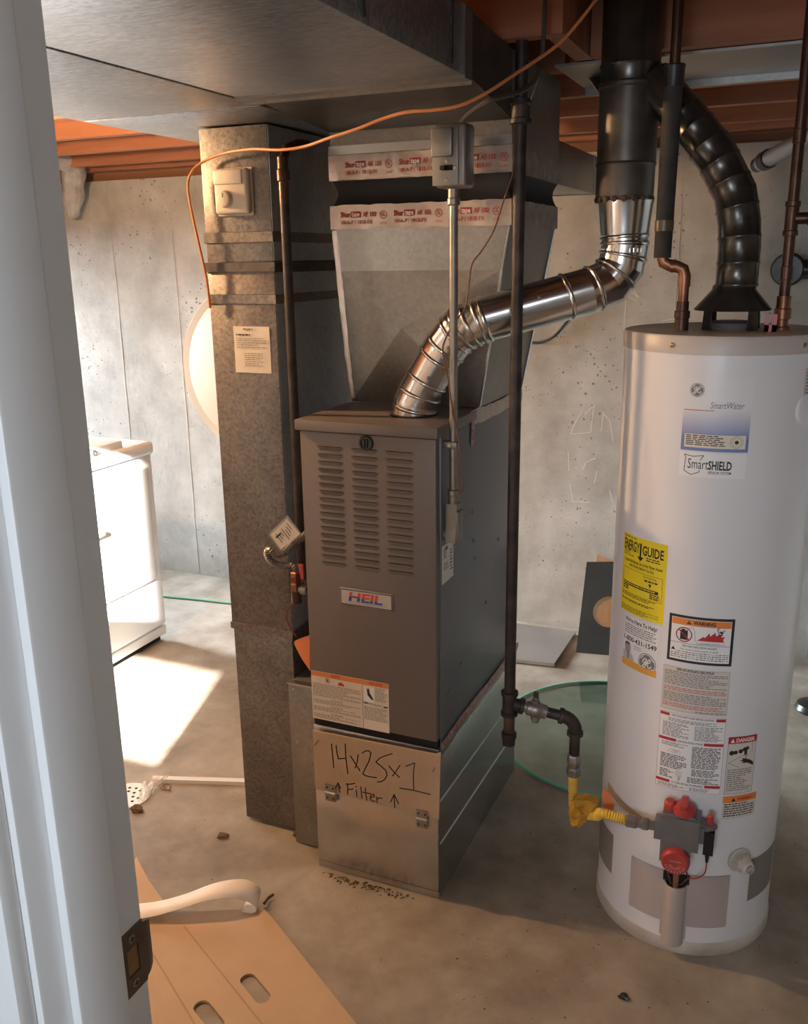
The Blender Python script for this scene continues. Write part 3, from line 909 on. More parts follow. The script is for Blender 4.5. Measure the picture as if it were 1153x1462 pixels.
# ================================================================== RETURN AIR DUCTS
RX0, RX1, RY0, RY1 = -0.304, -0.109, 0.10, 0.66
rd = thing('return_duct', ((RX0 + RX1) / 2, 0.38, 0), 'tall mottled galvanized return duct standing left of the furnace', 'duct')
m = MB(); m.bbox(RX0, RX1, RY0, RY1, 0.632, 1.605, galv, .0015); make('duct_section', m, parent=rd)
m = MB(); m.bbox(RX0 + .001, RX1 - .001, RY0 + .001, RY1, 1.605, 1.932, galv, .0015); make('duct_section', m, parent=rd)
m = MB(); m.bbox(RX0 + .003, RX1 - .002, RY0 + .002, RY1, 0.012, 0.632, galv, .0015); make('duct_section', m, parent=rd, label='darker lower duct section')
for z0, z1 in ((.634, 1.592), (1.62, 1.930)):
    m = MB(); m.box(RX1 - .001, RX1 + .0012, RY0 + .003, RY1 - .002, z0, z1, galv_daylit); make('side_panel', m, parent=rd, label='steel side with bluish daylight in its colour')
def band(z0, z1, out, mat, ymax=RY1 + .002, x0=RX0, x1=RX1, y0=RY0):
    m = MB()
    prof = [(z0, 0.0004), (z0 + .001, out), (z1 - .001, out), (z1, 0.0004)]
    for (za, oa), (zb, ob) in zip(prof[:-1], prof[1:]):
        A = [(x0 - oa, y0 - oa, za), (x1 + oa, y0 - oa, za), (x1 + oa, ymax, za), (x0 - oa, ymax, za)]
        B = [(x0 - ob, y0 - ob, zb), (x1 + ob, y0 - ob, zb), (x1 + ob, ymax, zb), (x0 - ob, ymax, zb)]
        for i in range(4): m.poly([A[i], A[(i + 1) % 4], B[(i + 1) % 4], B[i]], mat)
    return make('seam_band', m, parent=rd)
band(1.664, 1.690, .003, galv); band(1.594, 1.618, .006, galv_dark); band(1.516, 1.540, .003, galv); band(0.622, 0.642, .003, galv)
# low box joining return duct and filter base
bt = thing('return_boot', (-0.054, .4, 0), 'low speckled metal box between the return duct and filter box', 'duct')
m = MB(); m.bbox(-0.1065, -0.002, 0.06, 0.62, 0.004, 0.505, galv_dull, .002); make('box', m, parent=bt)
m = MB(); m.box(-.1065, -.002, .055, .075, .505, .511, galv_clean); make('top_flange', m, parent=bt)
for x, z in ((-.09, .49), (-.085, .33), (-.06, .06)):
    m = MB(); m.lathe((x, .0598, z), (0, -1, 0), [(0, .004), (.002, .004), (.003, .002)], screw_m, 8); make('screw', m, parent=bt)

# return trunk overhead
rt = thing('return_air_duct', (-.245, -.3, 1.935), 'galvanized return trunk duct overhead, joined by the tall return duct', 'duct')
m = MB()
m.bbox(-.478, -.001, -1.33, -.1010, 1.937, 2.055, galv_trunk, .001); make('duct_section', m, parent=rt)
m = MB(); m.bbox(-.477, -.002, -.0995, .70, 1.936, 2.055, galv_trunk, .001); make('duct_section', m, parent=rt)

# supply trunk
st_ = thing('supply_air_duct', (.25, -.5, 1.945), 'wide galvanized supply trunk duct overhead, joined by the supply plenum', 'duct')
m = MB(); m.bbox(.002, .492, -1.33, -.20, 1.939, 2.055, galv_trunk, .002); make('duct_section', m, parent=st_)
m = MB(); m.box(.001, .495, -.20, -.165, 1.934, 2.055, galv_dull); m.box(.001, .495, -.165, -.16, 1.928, 2.055, galv_dull); make('flange', m, parent=st_)
m = MB()
m.hexa([(.008, -.16, 1.945), (.488, -.16, 1.945), (.462, .196, 1.915), (.008, .196, 1.915)], [(.008, -.16, 2.055), (.488, -.16, 2.055), (.462, .196, 2.055), (.008, .196, 2.055)], galv_dark)  # darker metal than the rest of the trunk
make('throat_section', m, parent=st_, label='darker section ahead of the plenum')
for y in (-.27, -.62):
    m = MB(); m.box(.492, .496, y, y + .008, 1.947, 2.055, galv_dark); make('seam_band', m, parent=st_)

# ================================================================== SUPPLY PLENUM
pl = thing('supply_plenum', (.2, .45, 1.252), 'tapered supply plenum with taped black canvas collar above the furnace', 'plenum')
CX0, CX1, CY0, CY1 = .006, .462, .20, .62
m = MB(); m.box(CX0, CX1, CY0, CY1, 1.805, 2.056, galv_dull); make('upper_section', m, parent=pl)
# canvas collar, pinched between the taped frames
m = MB(); n = 6
rings = []
for i in range(n + 1):
    t = i / n; z = 1.745 + .062 * t; d = .011 * math.sin(math.pi * t)
    rings.append([(CX0 + d, CY0 + d, z), (CX1 - d, CY0 + d, z), (CX1 - d, CY1 - d, z), (CX0 + d, CY1 - d, z)])
for a, b in zip(rings[:-1], rings[1:]):
    for i in range(4): m.poly([a[i], a[(i + 1) % 4], b[(i + 1) % 4], b[i]], canvas)
make('canvas_collar', m, parent=pl)
BZ, TZ = 1.2535, 1.70
B4 = [(0.0, .287, BZ), (.36, .287, BZ), (.36, .668, BZ), (0.0, .668, BZ)]
T4 = [(CX0 + .004, CY0 + .002, TZ), (CX1 - .004, CY0 + .002, TZ), (CX1 - .004, CY1 - .002, TZ), (CX0 + .004, CY1 - .002, TZ)]
m = MB(); m.hexa(T4, [(a, b, 1.747) for a, b, c in T4], galv_dull); make('lower_collar', m, parent=pl)
# tapered front: two triangles cross-broken to a centre fold, side panels likewise
def taper_panel(bl, br, tr, tl, out):
    bl, br, tr, tl = map(Vector, (bl, br, tr, tl))
    c = (bl + br + tr + tl) / 4 + Vector(out)
    m = MB()
    for a, b in ((bl, br), (br, tr), (tr, tl), (tl, bl)): m.poly([a, b, c], galv_dull)
    return m
def lift(v, u, t): return tuple(Vector(v).lerp(Vector(u), t))
# front is folded along lines seen in the photo: corner facet bottom left, upper facet
fb_l, fb_r, ft_r, ft_l = map(Vector, (B4[0], B4[1], T4[1], T4[0]))
tlm = ft_l.lerp(fb_l, .24); trm = ft_r.lerp(fb_r, .24)
kn = fb_l.lerp(ft_l, .45).lerp(fb_r.lerp(ft_r, .45), .43) + Vector((0, -.026, 0))
topk = tlm.lerp(trm, .15)
m = MB()
m.poly([ft_l, ft_r, trm, topk, tlm], galv_dull)                               # band under the collar
for tri in ((tlm, topk, kn), (tlm, kn, fb_l), (topk, trm, kn), (trm, fb_r, kn), (fb_l, kn, fb_r)):
    m.poly(tri, galv_dull)                                                    # cross-broken sheet
make('front_panel', m, parent=pl, smooth=False)
m = taper_panel(B4[1], B4[2], T4[2], T4[1], (.004, 0, 0)); make('side_panel', m, parent=pl, smooth=False)
m = taper_panel(B4[3], B4[0], T4[0], T4[3], (-.004, 0, 0)); make('side_panel', m, parent=pl, smooth=False)
m = MB(); m.poly([B4[2], B4[3], T4[3], T4[2]], galv_dull); make('back_panel', m, parent=pl)
for i, dy in ((1, -.003), (2, -.012)):
    a, b = Vector(B4[i]), Vector(T4[i]); m = MB()
    m.tube([a + Vector((.003, dy, .004)), b + Vector((.003, dy, 0))], .004, galv_clean, 6)
    make('corner_lock', m, parent=pl)
# printed foil tape round the collar
def tape_run(z0, z1, off, name):
    H = z1 - z0
    mp = plane_map((CX0 - .004, CY0 - .004, z0), (1, 0, 0), (0, 0, 1), (0, -1, 0))
    P = Print(mp); Wt = CX1 - CX0 + .008; n = 26
    us = [Wt * i / n for i in range(n + 1)]
    ys = [0] + [H * .22, H * .5, H * .8, H]
    grid = [[mp(u, v + rnd.uniform(-.0015, .0015), rnd.uniform(0, .0022)) for u in us] for v in ys]
    for j in range(len(ys) - 1):
        for i in range(n): P.mb.poly([grid[j][i], grid[j][i + 1], grid[j + 1][i + 1], grid[j + 1][i]], foil)
    o = make('foil_tape', P.mb, parent=pl, angle=70)
    P = Print(mp); u = off; hh = .0036
    while u < Wt - .05:
        P.text('Shur', u, H * .50, red_ink, width=.026, height=.0125, bold=.03, h=hh)
        P.rect(u + .028, H * .48, u + .054, H * .50 + .013, red_ink, hh)
        P.text('tape', u + .030, H * .50 + .001, white_pap, width=.022, height=.010, bold=.03, h=hh + .0004)
        if u + .10 < Wt: P.text('AF 100', u + .060, H * .50, red_ink, width=.036, height=.0115, bold=.02, h=hh)
        P.text('181A-P / 181B-FX', u + .002, H * .20, red_ink, width=min(.084, Wt - u - .01), height=.0095, bold=.01, h=hh)
        if u + .125 < Wt:
            P.ring(u + .115, H * .56, .0095, .0014, red_ink, hh); P.text('UL', u + .110, H * .50, red_ink, width=.010, height=.009, bold=.02, h=hh)
            P.text('LISTED', u + .107, H * .19, red_ink, width=.017, height=.004, h=hh)
        u += .142
    make('tape_print', P.mb, parent=o, smooth=False)
    # the same tape turned round onto the right side
    m = MB(); n = 20
    L = [Vector((CX1 + .003 + rnd.uniform(0, .002), CY0 - .004 + (CY1 - CY0) * i / n, z0 + rnd.uniform(-.001, .001))) for i in range(n + 1)]
    R = [Vector((CX1 + .003 + rnd.uniform(0, .002), CY0 - .004 + (CY1 - CY0) * i / n, z1 + rnd.uniform(-.001, .001))) for i in range(n + 1)]
    m.strip(L, R, foil_dull); make('foil_tape', m, parent=pl, angle=70)
foil_dull = plain('foil_tape_dull', (0.33, 0.28, 0.25), 0.5, 0.5, var=0.25, scale=40, bump=0.4)
tape_run(1.806, 1.862, .046, 'upper'); tape_run(1.692, 1.748, .030, 'lower')
# silver top strip over the upper tape
m = MB(); m.box(CX0 - .003, CX1 + .003, CY0 - .006, CY0 - .001, 1.864, 1.884, galv_clean); make('drive_cleat', m, parent=pl)
# tape down the left edge of the taper
tape_strip('foil_tape', [(.003, .284, 1.262), (.004, .262, 1.37), (.006, .235, 1.52), (.008, .205, 1.69)], (.016, 0, 0), foil, (0, -1, 0), 'crumpled tape down the taper edge', parent=pl, jit=.002)

# small branch duct running back from the plenum
bd = thing('branch_duct', (.34, .9, 1.81), 'small dark rectangular branch duct behind the supply plenum', 'duct')
m = MB(); m.bbox(.24, .44, .625, 1.2, 1.812, 1.926, galv_dull, .002); make('duct_section', m, parent=bd)
m = MB(); m.box(.238, .442, 1.15, 1.162, 1.81, 1.928, galv_dull); make('seam_band', m, parent=bd)

# ================================================================== WATER HEATER
wh = thing('water_heater', (HX, HY, 0), 'tall white cylindrical gas water heater covered in labels', 'water heater')
m = MB(); m.lathe((HX, HY, 0.035), (0, 0, 1), [(0, HR - .001), (0.001, HR), (1.392, HR), (1.393, HR - .002)], enamel, 96)
make('tank_jacket', m, parent=wh)
m = MB(); m.lathe((HX, HY, 0), (0, 0, 1), [(0, HR + .001), (0.004, HR + .003), (0.030, HR + .003), (0.036, HR)], enamel_dirty, 96)
make('base_ring', m, parent=wh)
m = MB(); m.lathe((HX, HY, HH - .038), (0, 0, 1), [(0, HR), (.0005, HR + .003), (.032, HR + .003), (.037, HR), (.038, HR - .004), (.037, HR - .012)], top_tan, 96)
make('top_pan', m, parent=wh)
for th in (-113, -40, 30):
    a = math.radians(th); m = MB()
    m.lathe((HX + (HR + .003) * math.cos(a), HY + (HR + .003) * math.sin(a), 1.443), (math.cos(a), math.sin(a), 0), [(0, .005), (.002, .005), (.0035, .0025)], brass, 10)
    make('screw', m, parent=wh)

def label_on_tank(name, th0, th1, z0, z1, note, **kw):
    P = Print(cyl_map(th0, z0), step=.008)
    return P, arc(th1 - th0), z1 - z0
# --- brand label
P, W_, H_ = label_on_tank('brand', -104.4, -68.3, 1.230, 1.379, '')
P.rect(0, 0, W_, H_, fade_m, .0003)
ge_logo(P, .026, H_ - .024, .0145, grey_ink, enamel)
P.text('SmartWater', W_ - .014, H_ - .060, grey_ink, width=.066, height=.0135, align='R', shear=.28, h=.0008)
P.rect(0.002, H_ - .0655, .062, H_ - .0642, red_ink, .0007)
P.rect(.006, .006, W_ - .005, .036, slate_ink, .0006); P.rect(.007, .007, W_ - .006, .035, cream_pap, .0008)
P.lines(.010, .033, .088, .010, 6, black_ink, .5, .25, .0010, .011)
P.ring(.110, .021, .0125, .0008, grey_ink, .001); P.disc(.110, .021, .004, black_ink, .001); P.ring(.110, .021, .009, .0006, grey_ink, .001)
make('brand_label', P.mb, parent=wh, smooth=False, label='brand label fading to blue with a round monogram')
# --- shield label
P, W_, H_ = label_on_tank('shield', -104.6, -68.6, 1.175, 1.226, '')
P.rect(0, 0, W_, H_, white_pap, .0003)
P.text('Smart', .018, .0175, black_ink, width=.041, height=.021, h=.0008)
P.text('SHIELD', .059, .0175, black_ink, width=.046, height=.0185, bold=.03, h=.0008)
P.text('SENSOR SYSTEM', .059, .0085, black_ink, width=.046, height=.0055, shear=.2, bold=.01, h=.0008)
for st in ([(.010, .046), (.013, .041), (.011, .012), (.026, .004), (.042, .011), (.042, .015)], [(.010, .046), (.026, .043), (.049, .046), (.044, .038), (.043, .036)]):
    P.stroke(st, .0014, black_ink, .0008)
P.rect(.106, .0025, .114, .0036, black_ink)
make('shield_label', P.mb, parent=wh, smooth=False, label='white label with a shield outline and sensor lettering')
# --- yellow energy label
P, W_, H_ = label_on_tank('energy', -144, -107.7, .832, 1.017, '')
P.rect(0, 0, W_, H_, yellow_pap, .0003)
P.lines(.006, H_ - .005, .05, H_ - .008, 1, black_ink, .6, 0)
P.text('ENERGY', .006, H_ - .036, black_ink, width=.055, height=.024, bold=.022, h=.0008)
P.text('GUIDE', .070, H_ - .036, black_ink, width=.056, height=.022, bold=.025, h=.0008)
P.rect(.062, H_ - .046, .067, H_ - .012, black_ink, .0009); P.poly([(.055, H_ - .043), (.0745, H_ - .043), (.0645, H_ - .053)], black_ink, .0009)
P.lines(.006, H_ - .038, .042, H_ - .052, 3, black_ink, .4, .4); P.lines(.082, H_ - .040, .118, H_ - .050, 2, black_ink, .5, .3)
P.text('Compare the Energy Use of this Water Heater', .067, H_ - .063, black_ink, width=.118, height=.0072, align='C', bold=.01, h=.0008)
P.text('with Others Before You Buy', .067, H_ - .073, black_ink, width=.075, height=.0072, align='C', bold=.01, h=.0008)
P.frame(.007, .048, .127, H_ - .079, .0008, black_ink)
P.text('This Model Uses', .112, H_ - .088, black_ink, width=.036, height=.0055, align='R', h=.0008); P.lines(.080, H_ - .092, .115, H_ - .0965, 1, black_ink, .8, 0)
P.poly([(.092, H_ - .099), (.100, H_ - .099), (.096, H_ - .109)], black_ink, .0008); P.rect(.010, H_ - .119, .118, H_ - .1115, black_ink, .0008)
P.lines(.012, H_ - .1135, .110, H_ - .1165, 1, yellow_pap, .9, 0, .0011)
P.lines(.010, H_ - .121, .030, H_ - .132, 2, black_ink, .6, .2); P.lines(.096, H_ - .121, .122, H_ - .134, 3, black_ink, .6, .2)
P.lines(.006, .046, .128, .038, 2, black_ink, .45, .3); P.lines(.006, .033, .115, .027, 2, black_ink, .55, .2); P.rect(.050, .0185, .062, .0245, black_ink)
P.lines(.006, .016, .122, .002, 5, black_ink, .4, .4)
make('energy_label', P.mb, parent=wh, smooth=False, label='yellow energy guide label')
# --- help-line label with a portrait
P, W_, H_ = label_on_tank('help', -138, -110, .702, .826, '')
P.rect(0, 0, W_, H_, white_pap, .0003)
P.text("We're Here To Help!", .052, H_ - .014, black_ink, width=.096, height=.0105, align='C', bold=.02, h=.0008)
P.lines(.004, H_ - .020, .098, H_ - .045, 5, grey_ink, .45, .3)
P.text('1-800-431-1549', .052, H_ - .060, black_ink, width=.098, height=.0115, align='C', bold=.02, h=.0008)
P.lines(.040, H_ - .067, .060, H_ - .078, 2, grey_ink, .3, .2); P.rect(.062, H_ - .0755, .098, H_ - .075, grey_ink); P.rect(.058, H_ - .085, .098, H_ - .0845, grey_ink)
P.rect(0, 0, W_, .017, amber_ink, .0007)
P.poly([(.003, .017), (.001, .034), (.012, .040), (.024, .040), (.036, .030), (.042, .017)], plain('photo_shirt', (.50, .50, .50), .5), .0006)
P.disc(.018, .046, .0105, plain('photo_grey', (.33, .33, .33), .5), .0008, 18, .0135); P.poly([(.008, .047), (.008, .056), (.014, .0605), (.023, .060), (.028, .054), (.021, .054), (.012, .053)], plain('photo_dark', (.10, .10, .10), .5), .0010)
P.poly([(.018, .040), (.023, .038), (.024, .020), (.020, .018), (.018, .022)], plain('photo_tie', (.2, .2, .2), .5), .0009)
ge_logo(P, .078, .027, .0245, grey_ink, white_pap, .0009); P.rect(0, 0, W_, .0155, amber_ink, .0014)
make('help_label', P.mb, parent=wh, smooth=False, label='help line label with portrait and amber foot')
# --- black-framed flammable warning
P, W_, H_ = label_on_tank('warn', -104, -66.8, .756, .866, '')
P.rect(0, 0, W_, H_, black_ink, .0003); P.rect(.006, .006, W_ - .006, H_ - .006, white_pap, .0006)
P.rect(.007, H_ - .022, W_ - .007, H_ - .007, orange_ink, .0009)
P.text('WARNING', .052, H_ - .018, black_ink, width=.046, height=.0085, bold=.04, h=.0012)
P.poly([(.038, H_ - .0185), (.048, H_ - .0185), (.043, H_ - .0095)], black_ink, .0012); P.rect(.0425, H_ - .0165, .0435, H_ - .0125, orange_ink, .0015)
P.rect(.026, H_ - .056, .042, H_ - .034, black_ink, .0009); P.rect(.029, H_ - .034, .036, H_ - .031, black_ink, .0009)
P.ring(.034, H_ - .044, .0175, .0026, red_ink, .0012); P.stroke([(.022, H_ - .033), (.046, H_ - .056)], .0026, red_ink, .0012)
P.stroke([(.040, H_ - .033), (.044, H_ - .027), (.052, H_ - .026), (.056, H_ - .034), (.058, H_ - .054), (.064, H_ - .062), (.120, H_ - .060)], .0009, grey_ink, .0011)
P.poly([(.062, H_ - .054), (.074, H_ - .044), (.078, H_ - .046), (.086, H_ - .034), (.088, H_ - .042), (.098, H_ - .032), (.100, H_ - .040), (.112, H_ - .034), (.111, H_ - .042), (.119, H_ - .041), (.115, H_ - .048), (.118, H_ - .054)], red_ink, .0011)
P.disc(.110, H_ - .031, .003, black_ink, .0014, 10); P.stroke([(.105, H_ - .030), (.106, H_ - .038), (.112, H_ - .038), (.114, H_ - .030), (.117, H_ - .026)], .0018, black_ink, .0014); P.stroke([(.105, H_ - .030), (.102, H_ - .025), (.106, H_ - .022)], .0016, black_ink, .0014)
P.text('Flammable Vapors', .068, H_ - .0605, grey_ink, width=.040, height=.0035, h=.0014)
P.rect(.006, H_ - .0645, W_ - .006, H_ - .0637, black_ink, .0009)
P.text('FIRE AND EXPLOSION HAZARD', .068, H_ - .0725, black_ink, width=.072, height=.0048, align='C', bold=.01, h=.0009)
P.text('Can result in serious injury or death.', .068, H_ - .080, black_ink, width=.080, height=.0045, align='C', h=.0009)
P.poly([(.008, H_ - .083), (.018, H_ - .083), (.013, H_ - .075)], black_ink, .0009)
P.lines(.020, H_ - .0835, .130, H_ - .087, 1, grey_ink, .6, .1); P.lines(.008, H_ - .088, .129, H_ - .102, 3, grey_ink, .5, .4)
make('flammable_warning_label', P.mb, parent=wh, smooth=False, label='black framed warning label with orange header')
# --- operating instruction sheet (upper)
P, W_, H_ = label_on_tank('i1', -105.6, -66.8, .636, .743, '')
P.rect(0, 0, W_, H_, beige_pap, .0003); P.frame(.001, .001, W_ - .001, H_ - .001, .0005, grey_ink)
P.lines(.030, H_ - .003, .110, H_ - .009, 2, black_ink, .6, .1); P.lines(.004, H_ - .011, .139, H_ - .046, 9, grey_ink, .5, .4)
P.lines(.004, H_ - .049, .139, H_ - .060, 3, red_ink, .4, .2); P.lines(.004, H_ - .062, .139, H_ - .086, 6, grey_ink, .5, .4); P.lines(.004, H_ - .088, .139, H_ - .099, 3, red_ink, .4, .3); P.lines(.075, H_ - .101, .14, H_ - .105, 1, grey_ink, .6, .2)
make('instruction_label', P.mb, parent=wh, smooth=False, label='beige instruction sheet with black and red print')
# --- lighting instructions (lower)
P, W_, H_ = label_on_tank('i2', -105.7, -66.9, .440, .630, '')
P.rect(0, 0, W_, H_, white_pap, .0003); P.frame(0, 0, W_, H_, .0006, red_ink)
def head(v, body, a, b):
    P.rect(.001, v, a, v + .007, red_ink, .0007); P.rect(b, v, W_ - .001, v + .007, red_ink, .0007)
    P.text(body, (a + b) / 2, v + .001, black_ink, width=(b - a) * .9, height=.0048, align='C', bold=.015, h=.0007)
head(H_ - .009, 'FOR YOUR SAFETY READ BEFORE LIGHTING', .022, .122); P.lines(.020, H_ - .013, .125, H_ - .022, 3, grey_ink, .5, .3)
P.lines(.008, H_ - .024, .066, H_ - .060, 10, grey_ink, .5, .4); P.lines(.078, H_ - .024, .138, H_ - .060, 10, grey_ink, .5, .3)
head(H_ - .070, 'LIGHTING INSTRUCTIONS', .040, .100); P.lines(.008, H_ - .074, .066, H_ - .084, 3, grey_ink, .5, .4)
for k in range(3): P.stroke([(.022 + .008 * k, H_ - .098), (.030 + .008 * k, H_ - .090), (.040 + .006 * k, H_ - .094), (.034 + .006 * k, H_ - .100)], .0006, grey_ink)
P.lines(.008, H_ - .104, .066, H_ - .140, 9, black_ink, .5, .4); P.lines(.076, H_ - .075, .138, H_ - .130, 14, black_ink, .5, .15); P.lines(.078, H_ - .132, .138, H_ - .150, 5, black_ink, .5, .25)
for k in range(4): P.stroke([(.046 + .004 * k, H_ - .142), (.043 + .004 * k, H_ - .148), (.050 + .002 * k, H_ - .158), (.054 - .002 * k, H_ - .166)], .0007, grey_ink)
P.lines(.008, H_ - .144, .038, H_ - .165, 5, black_ink, .5, .4); P.lines(.070, H_ - .153, .138, H_ - .168, 4, black_ink, .5, .4)
head(.014, 'TO TURN OFF GAS TO APPLIANCE', .032, .108); P.lines(.006, .011, .066, .002, 3, grey_ink, .5, .3); P.lines(.076, .011, .138, .002, 3, grey_ink, .5, .4)
make('lighting_label', P.mb, parent=wh, smooth=False, label='white lighting instructions with red header bars')
# --- danger label
P, W_, H_ = label_on_tank('danger', -64.4, -45.5, .439, .584, '')
P.rect(0, 0, W_, H_, beige_pap, .0003); P.frame(0, 0, W_, H_, .0007, black_ink)
P.rect(0, H_ - .017, W_, H_, red_ink, .0009)
P.text('DANGER', .018, H_ - .0135, white_pap, width=.046, height=.0095, bold=.03, h=.0012); P.poly([(.005, H_ - .014), (.015, H_ - .014), (.010, H_ - .004)], white_pap, .0012)
for u, v, r in ((.010, .105, .006), (.019, .106, .005), (.031, .108, .0055), (.040, .112, .005), (.047, .114, .0045)): P.disc(u, v, r, black_ink, .0009, 12)
P.rect(.040, .098, .047, .112, black_ink, .0008); P.stroke([(.004, .080), (.034, .096), (.052, .097)], .0008, black_ink); P.stroke([(.004, .080), (.030, .068)], .0008, black_ink); P.stroke([(.060, .128), (.060, .100)], .0006, black_ink); P.rect(.043, .085, .047, .097, orange_ink, .0009)
P.poly([(.030, .085), (.038, .086), (.036, .091), (.044, .088), (.056, .084), (.066, .076), (.066, .068), (.050, .077), (.034, .078), (.040, .081)], black_ink, .0010)
P.rect(.002, .0655, W_ - .002, .0660, black_ink); P.lines(.004, .063, .064, .006, 11, grey_ink, .45, .5)
make('danger_label', P.mb, parent=wh, smooth=False, label='narrow scald label with red header')
# --- small orange-headed warning
P, W_, H_ = label_on_tank('sw', -64.6, -41.5, .374, .434, '')
P.rect(0, 0, W_, H_, beige_pap, .0003); P.rect(0, H_ - .017, W_, H_, orange_ink, .0007)
P.text('WARNING', .034, H_ - .0125, red_ink, width=.036, height=.0075, bold=.03, h=.001); P.poly([(.020, H_ - .0145), (.030, H_ - .0145), (.025, H_ - .004)], black_ink, .001)
P.lines(.004, H_ - .020, .082, .004, 6, black_ink, .45, .5)
make('small_warning_label', P.mb, parent=wh, smooth=False, label='small label with orange header below the danger label')
# sliver of another label near the right edge
P, W_, H_ = label_on_tank('edge', -36, -14, 1.335, 1.395, '')
P.rect(0, 0, W_, H_, beige_pap, .0003); P.frame(0, 0, W_, H_, .001, red_ink); P.lines(.004, H_ - .006, W_ - .004, .006, 7, grey_ink)
make('edge_label', P.mb, parent=wh, smooth=False)
# round plug with dark centre
a = math.radians(-32); d = Vector((math.cos(a), math.sin(a), 0)); c = Vector((HX, HY, 1.311)) + d * (HR - .004)
m = MB(); m.lathe(c, d, [(0, .034), (.007, .033), (.009, .030), (.009, .016)], enamel, 28); m.lathe(c, d, [(.004, .016), (.0085, .016), (.0088, .002)], black, 20)
make('port_plug', m, parent=wh)

# front access panel with its bulged tube cover
def on_tank(th, z, off=0.0):
    a = math.radians(th); return Vector((HX + (HR + off) * math.cos(a), HY + (HR + off) * math.sin(a), z))
def tank_plate(m, th0, th1, z0, z1, off, mat, n=16, notch=None):
    P = Print(cyl_map(th0, 0), step=.006)
    u1 = arc(th1 - th0)
    for u_a, u_b, za, zb in notch or [(0, u1, z0, z1)]:
        P.rect(u_a, za, u_b, zb, mat, off)
        k = max(1, int((u_b - u_a) / .006))
        for i in range(k):
            a, b = u_a + (u_b - u_a) * i / k, u_a + (u_b - u_a) * (i + 1) / k
            for zz in (za, zb): P.mb.poly([P.map(a, zz, 0), P.map(b, zz, 0), P.map(b, zz, off), P.map(a, zz, off)], mat)
        for uu in (u_a, u_b): P.mb.poly([P.map(uu, za, 0), P.map(uu, zb, 0), P.map(uu, zb, off), P.map(uu, za, off)], mat)
    return P.mb
u_l, u_r = arc(-96.5 + 118.5), arc(-80.5 + 118.5); u_e = arc(-55.5 + 118.5)
mb_ = tank_plate(None, -118.5, -55.5, .082, .223, .004, panel_tan, notch=[(0, u_l, .084, .222), (u_r, u_e, .082, .223), (u_l, u_r, .045, .195)])
ap = make('access_panel', mb_, parent=wh, label='tan burner access panel')
m = MB(); n = 12
prof = []
for k in range(n + 1):
    t = k / n; th = -95.5 + (14) * t; e = math.sin(math.pi * t)
    prof.append((th, .002 + .022 * e ** .6))
for (t0, o0), (t1, o1) in zip(prof[:-1], prof[1:]):
    m.poly([on_tank(t0, .032, o0), on_tank(t1, .032, o1), on_tank(t1, .196, o1), on_tank(t0, .196, o0)], panel_tan)
    m.poly([on_tank(t0, .032, 0), on_tank(t1, .032, 0), on_tank(t1, .032, o1), on_tank(t0, .032, o0)], panel_tan)
make('tube_cover', m, parent=ap)
m = MB()
for (t0, o0), (t1, o1) in zip(prof[:-1], prof[1:]):
    m.poly([on_tank(t0, .197, .001), on_tank(t1, .197, .001), on_tank(t1, .197, o1 - .003), on_tank(t0, .197, o0 - .003)], gap_m)
make('tube_opening', m, parent=ap)
P = Print(cyl_map(-97, .196), step=.006); P.rect(0, 0, arc(17), .026, gap_m, .0015)
make('dark_notch', P.mb, parent=ap)
# air intake screens: perforated plates with rows of little slots
for th0, th1, z0, z1 in ((-171, -137, .125, .236), (-40, -8, .135, .250)):
    P = Print(cyl_map(th0, z0), step=.006); W_ = arc(th1 - th0); H_ = z1 - z0
    P.rect(0, 0, W_, H_, plain('intake_plate', (.34, .31, .28), .5, .3), .0006)
    v = make('air_intake', P.mb, parent=wh, label='perforated air intake screen')
    P = Print(cyl_map(th0, z0))
    ny = int(H_ / .006); nx = int(W_ / .006)
    for i in range(nx):
        for j in range(ny):
            u_, v_ = (i + .5 + (.5 if j % 2 else 0)) * .006, (j + .5) * .006
            if u_ < W_ - .002: P.poly([(u_ - .0019, v_), (u_, v_ - .0019), (u_ + .0019, v_), (u_, v_ + .0019)], mesh_m, .0009)
    make('perforation', P.mb, parent=v, smooth=False, kind='stuff')
# drain valve
a = math.radians(-50); d = Vector((math.cos(a), math.sin(a), 0)); c = Vector((HX, HY, .262)) + d * HR
m = MB()
m.lathe(c, d, [(0, .030), (.004, .030), (.007, .026)], enamel_dirty, 24); m.lathe(c, d, [(.006, .019), (.020, .019), (.024, .016), (.036, .015), (.040, .010)], enamel_dirty, 16)
for k in range(6):
    aa = k * math.pi / 3; q_ = c + d * .012 + (Vector((-d.y, d.x, 0)) * math.cos(aa) + Vector((0, 0, 1)) * math.sin(aa)) * .019
    m.lathe(q_, d, [(0, .0045), (.010, .004)], enamel_dirty, 6)
make('drain_valve', m, parent=wh)
m = MB(); m.lathe(c + d * .040, d, [(0, .0105), (.004, .0105), (.004, .006), (.001, .006)], panel_tan, 14); make('drain_outlet', m, parent=wh)

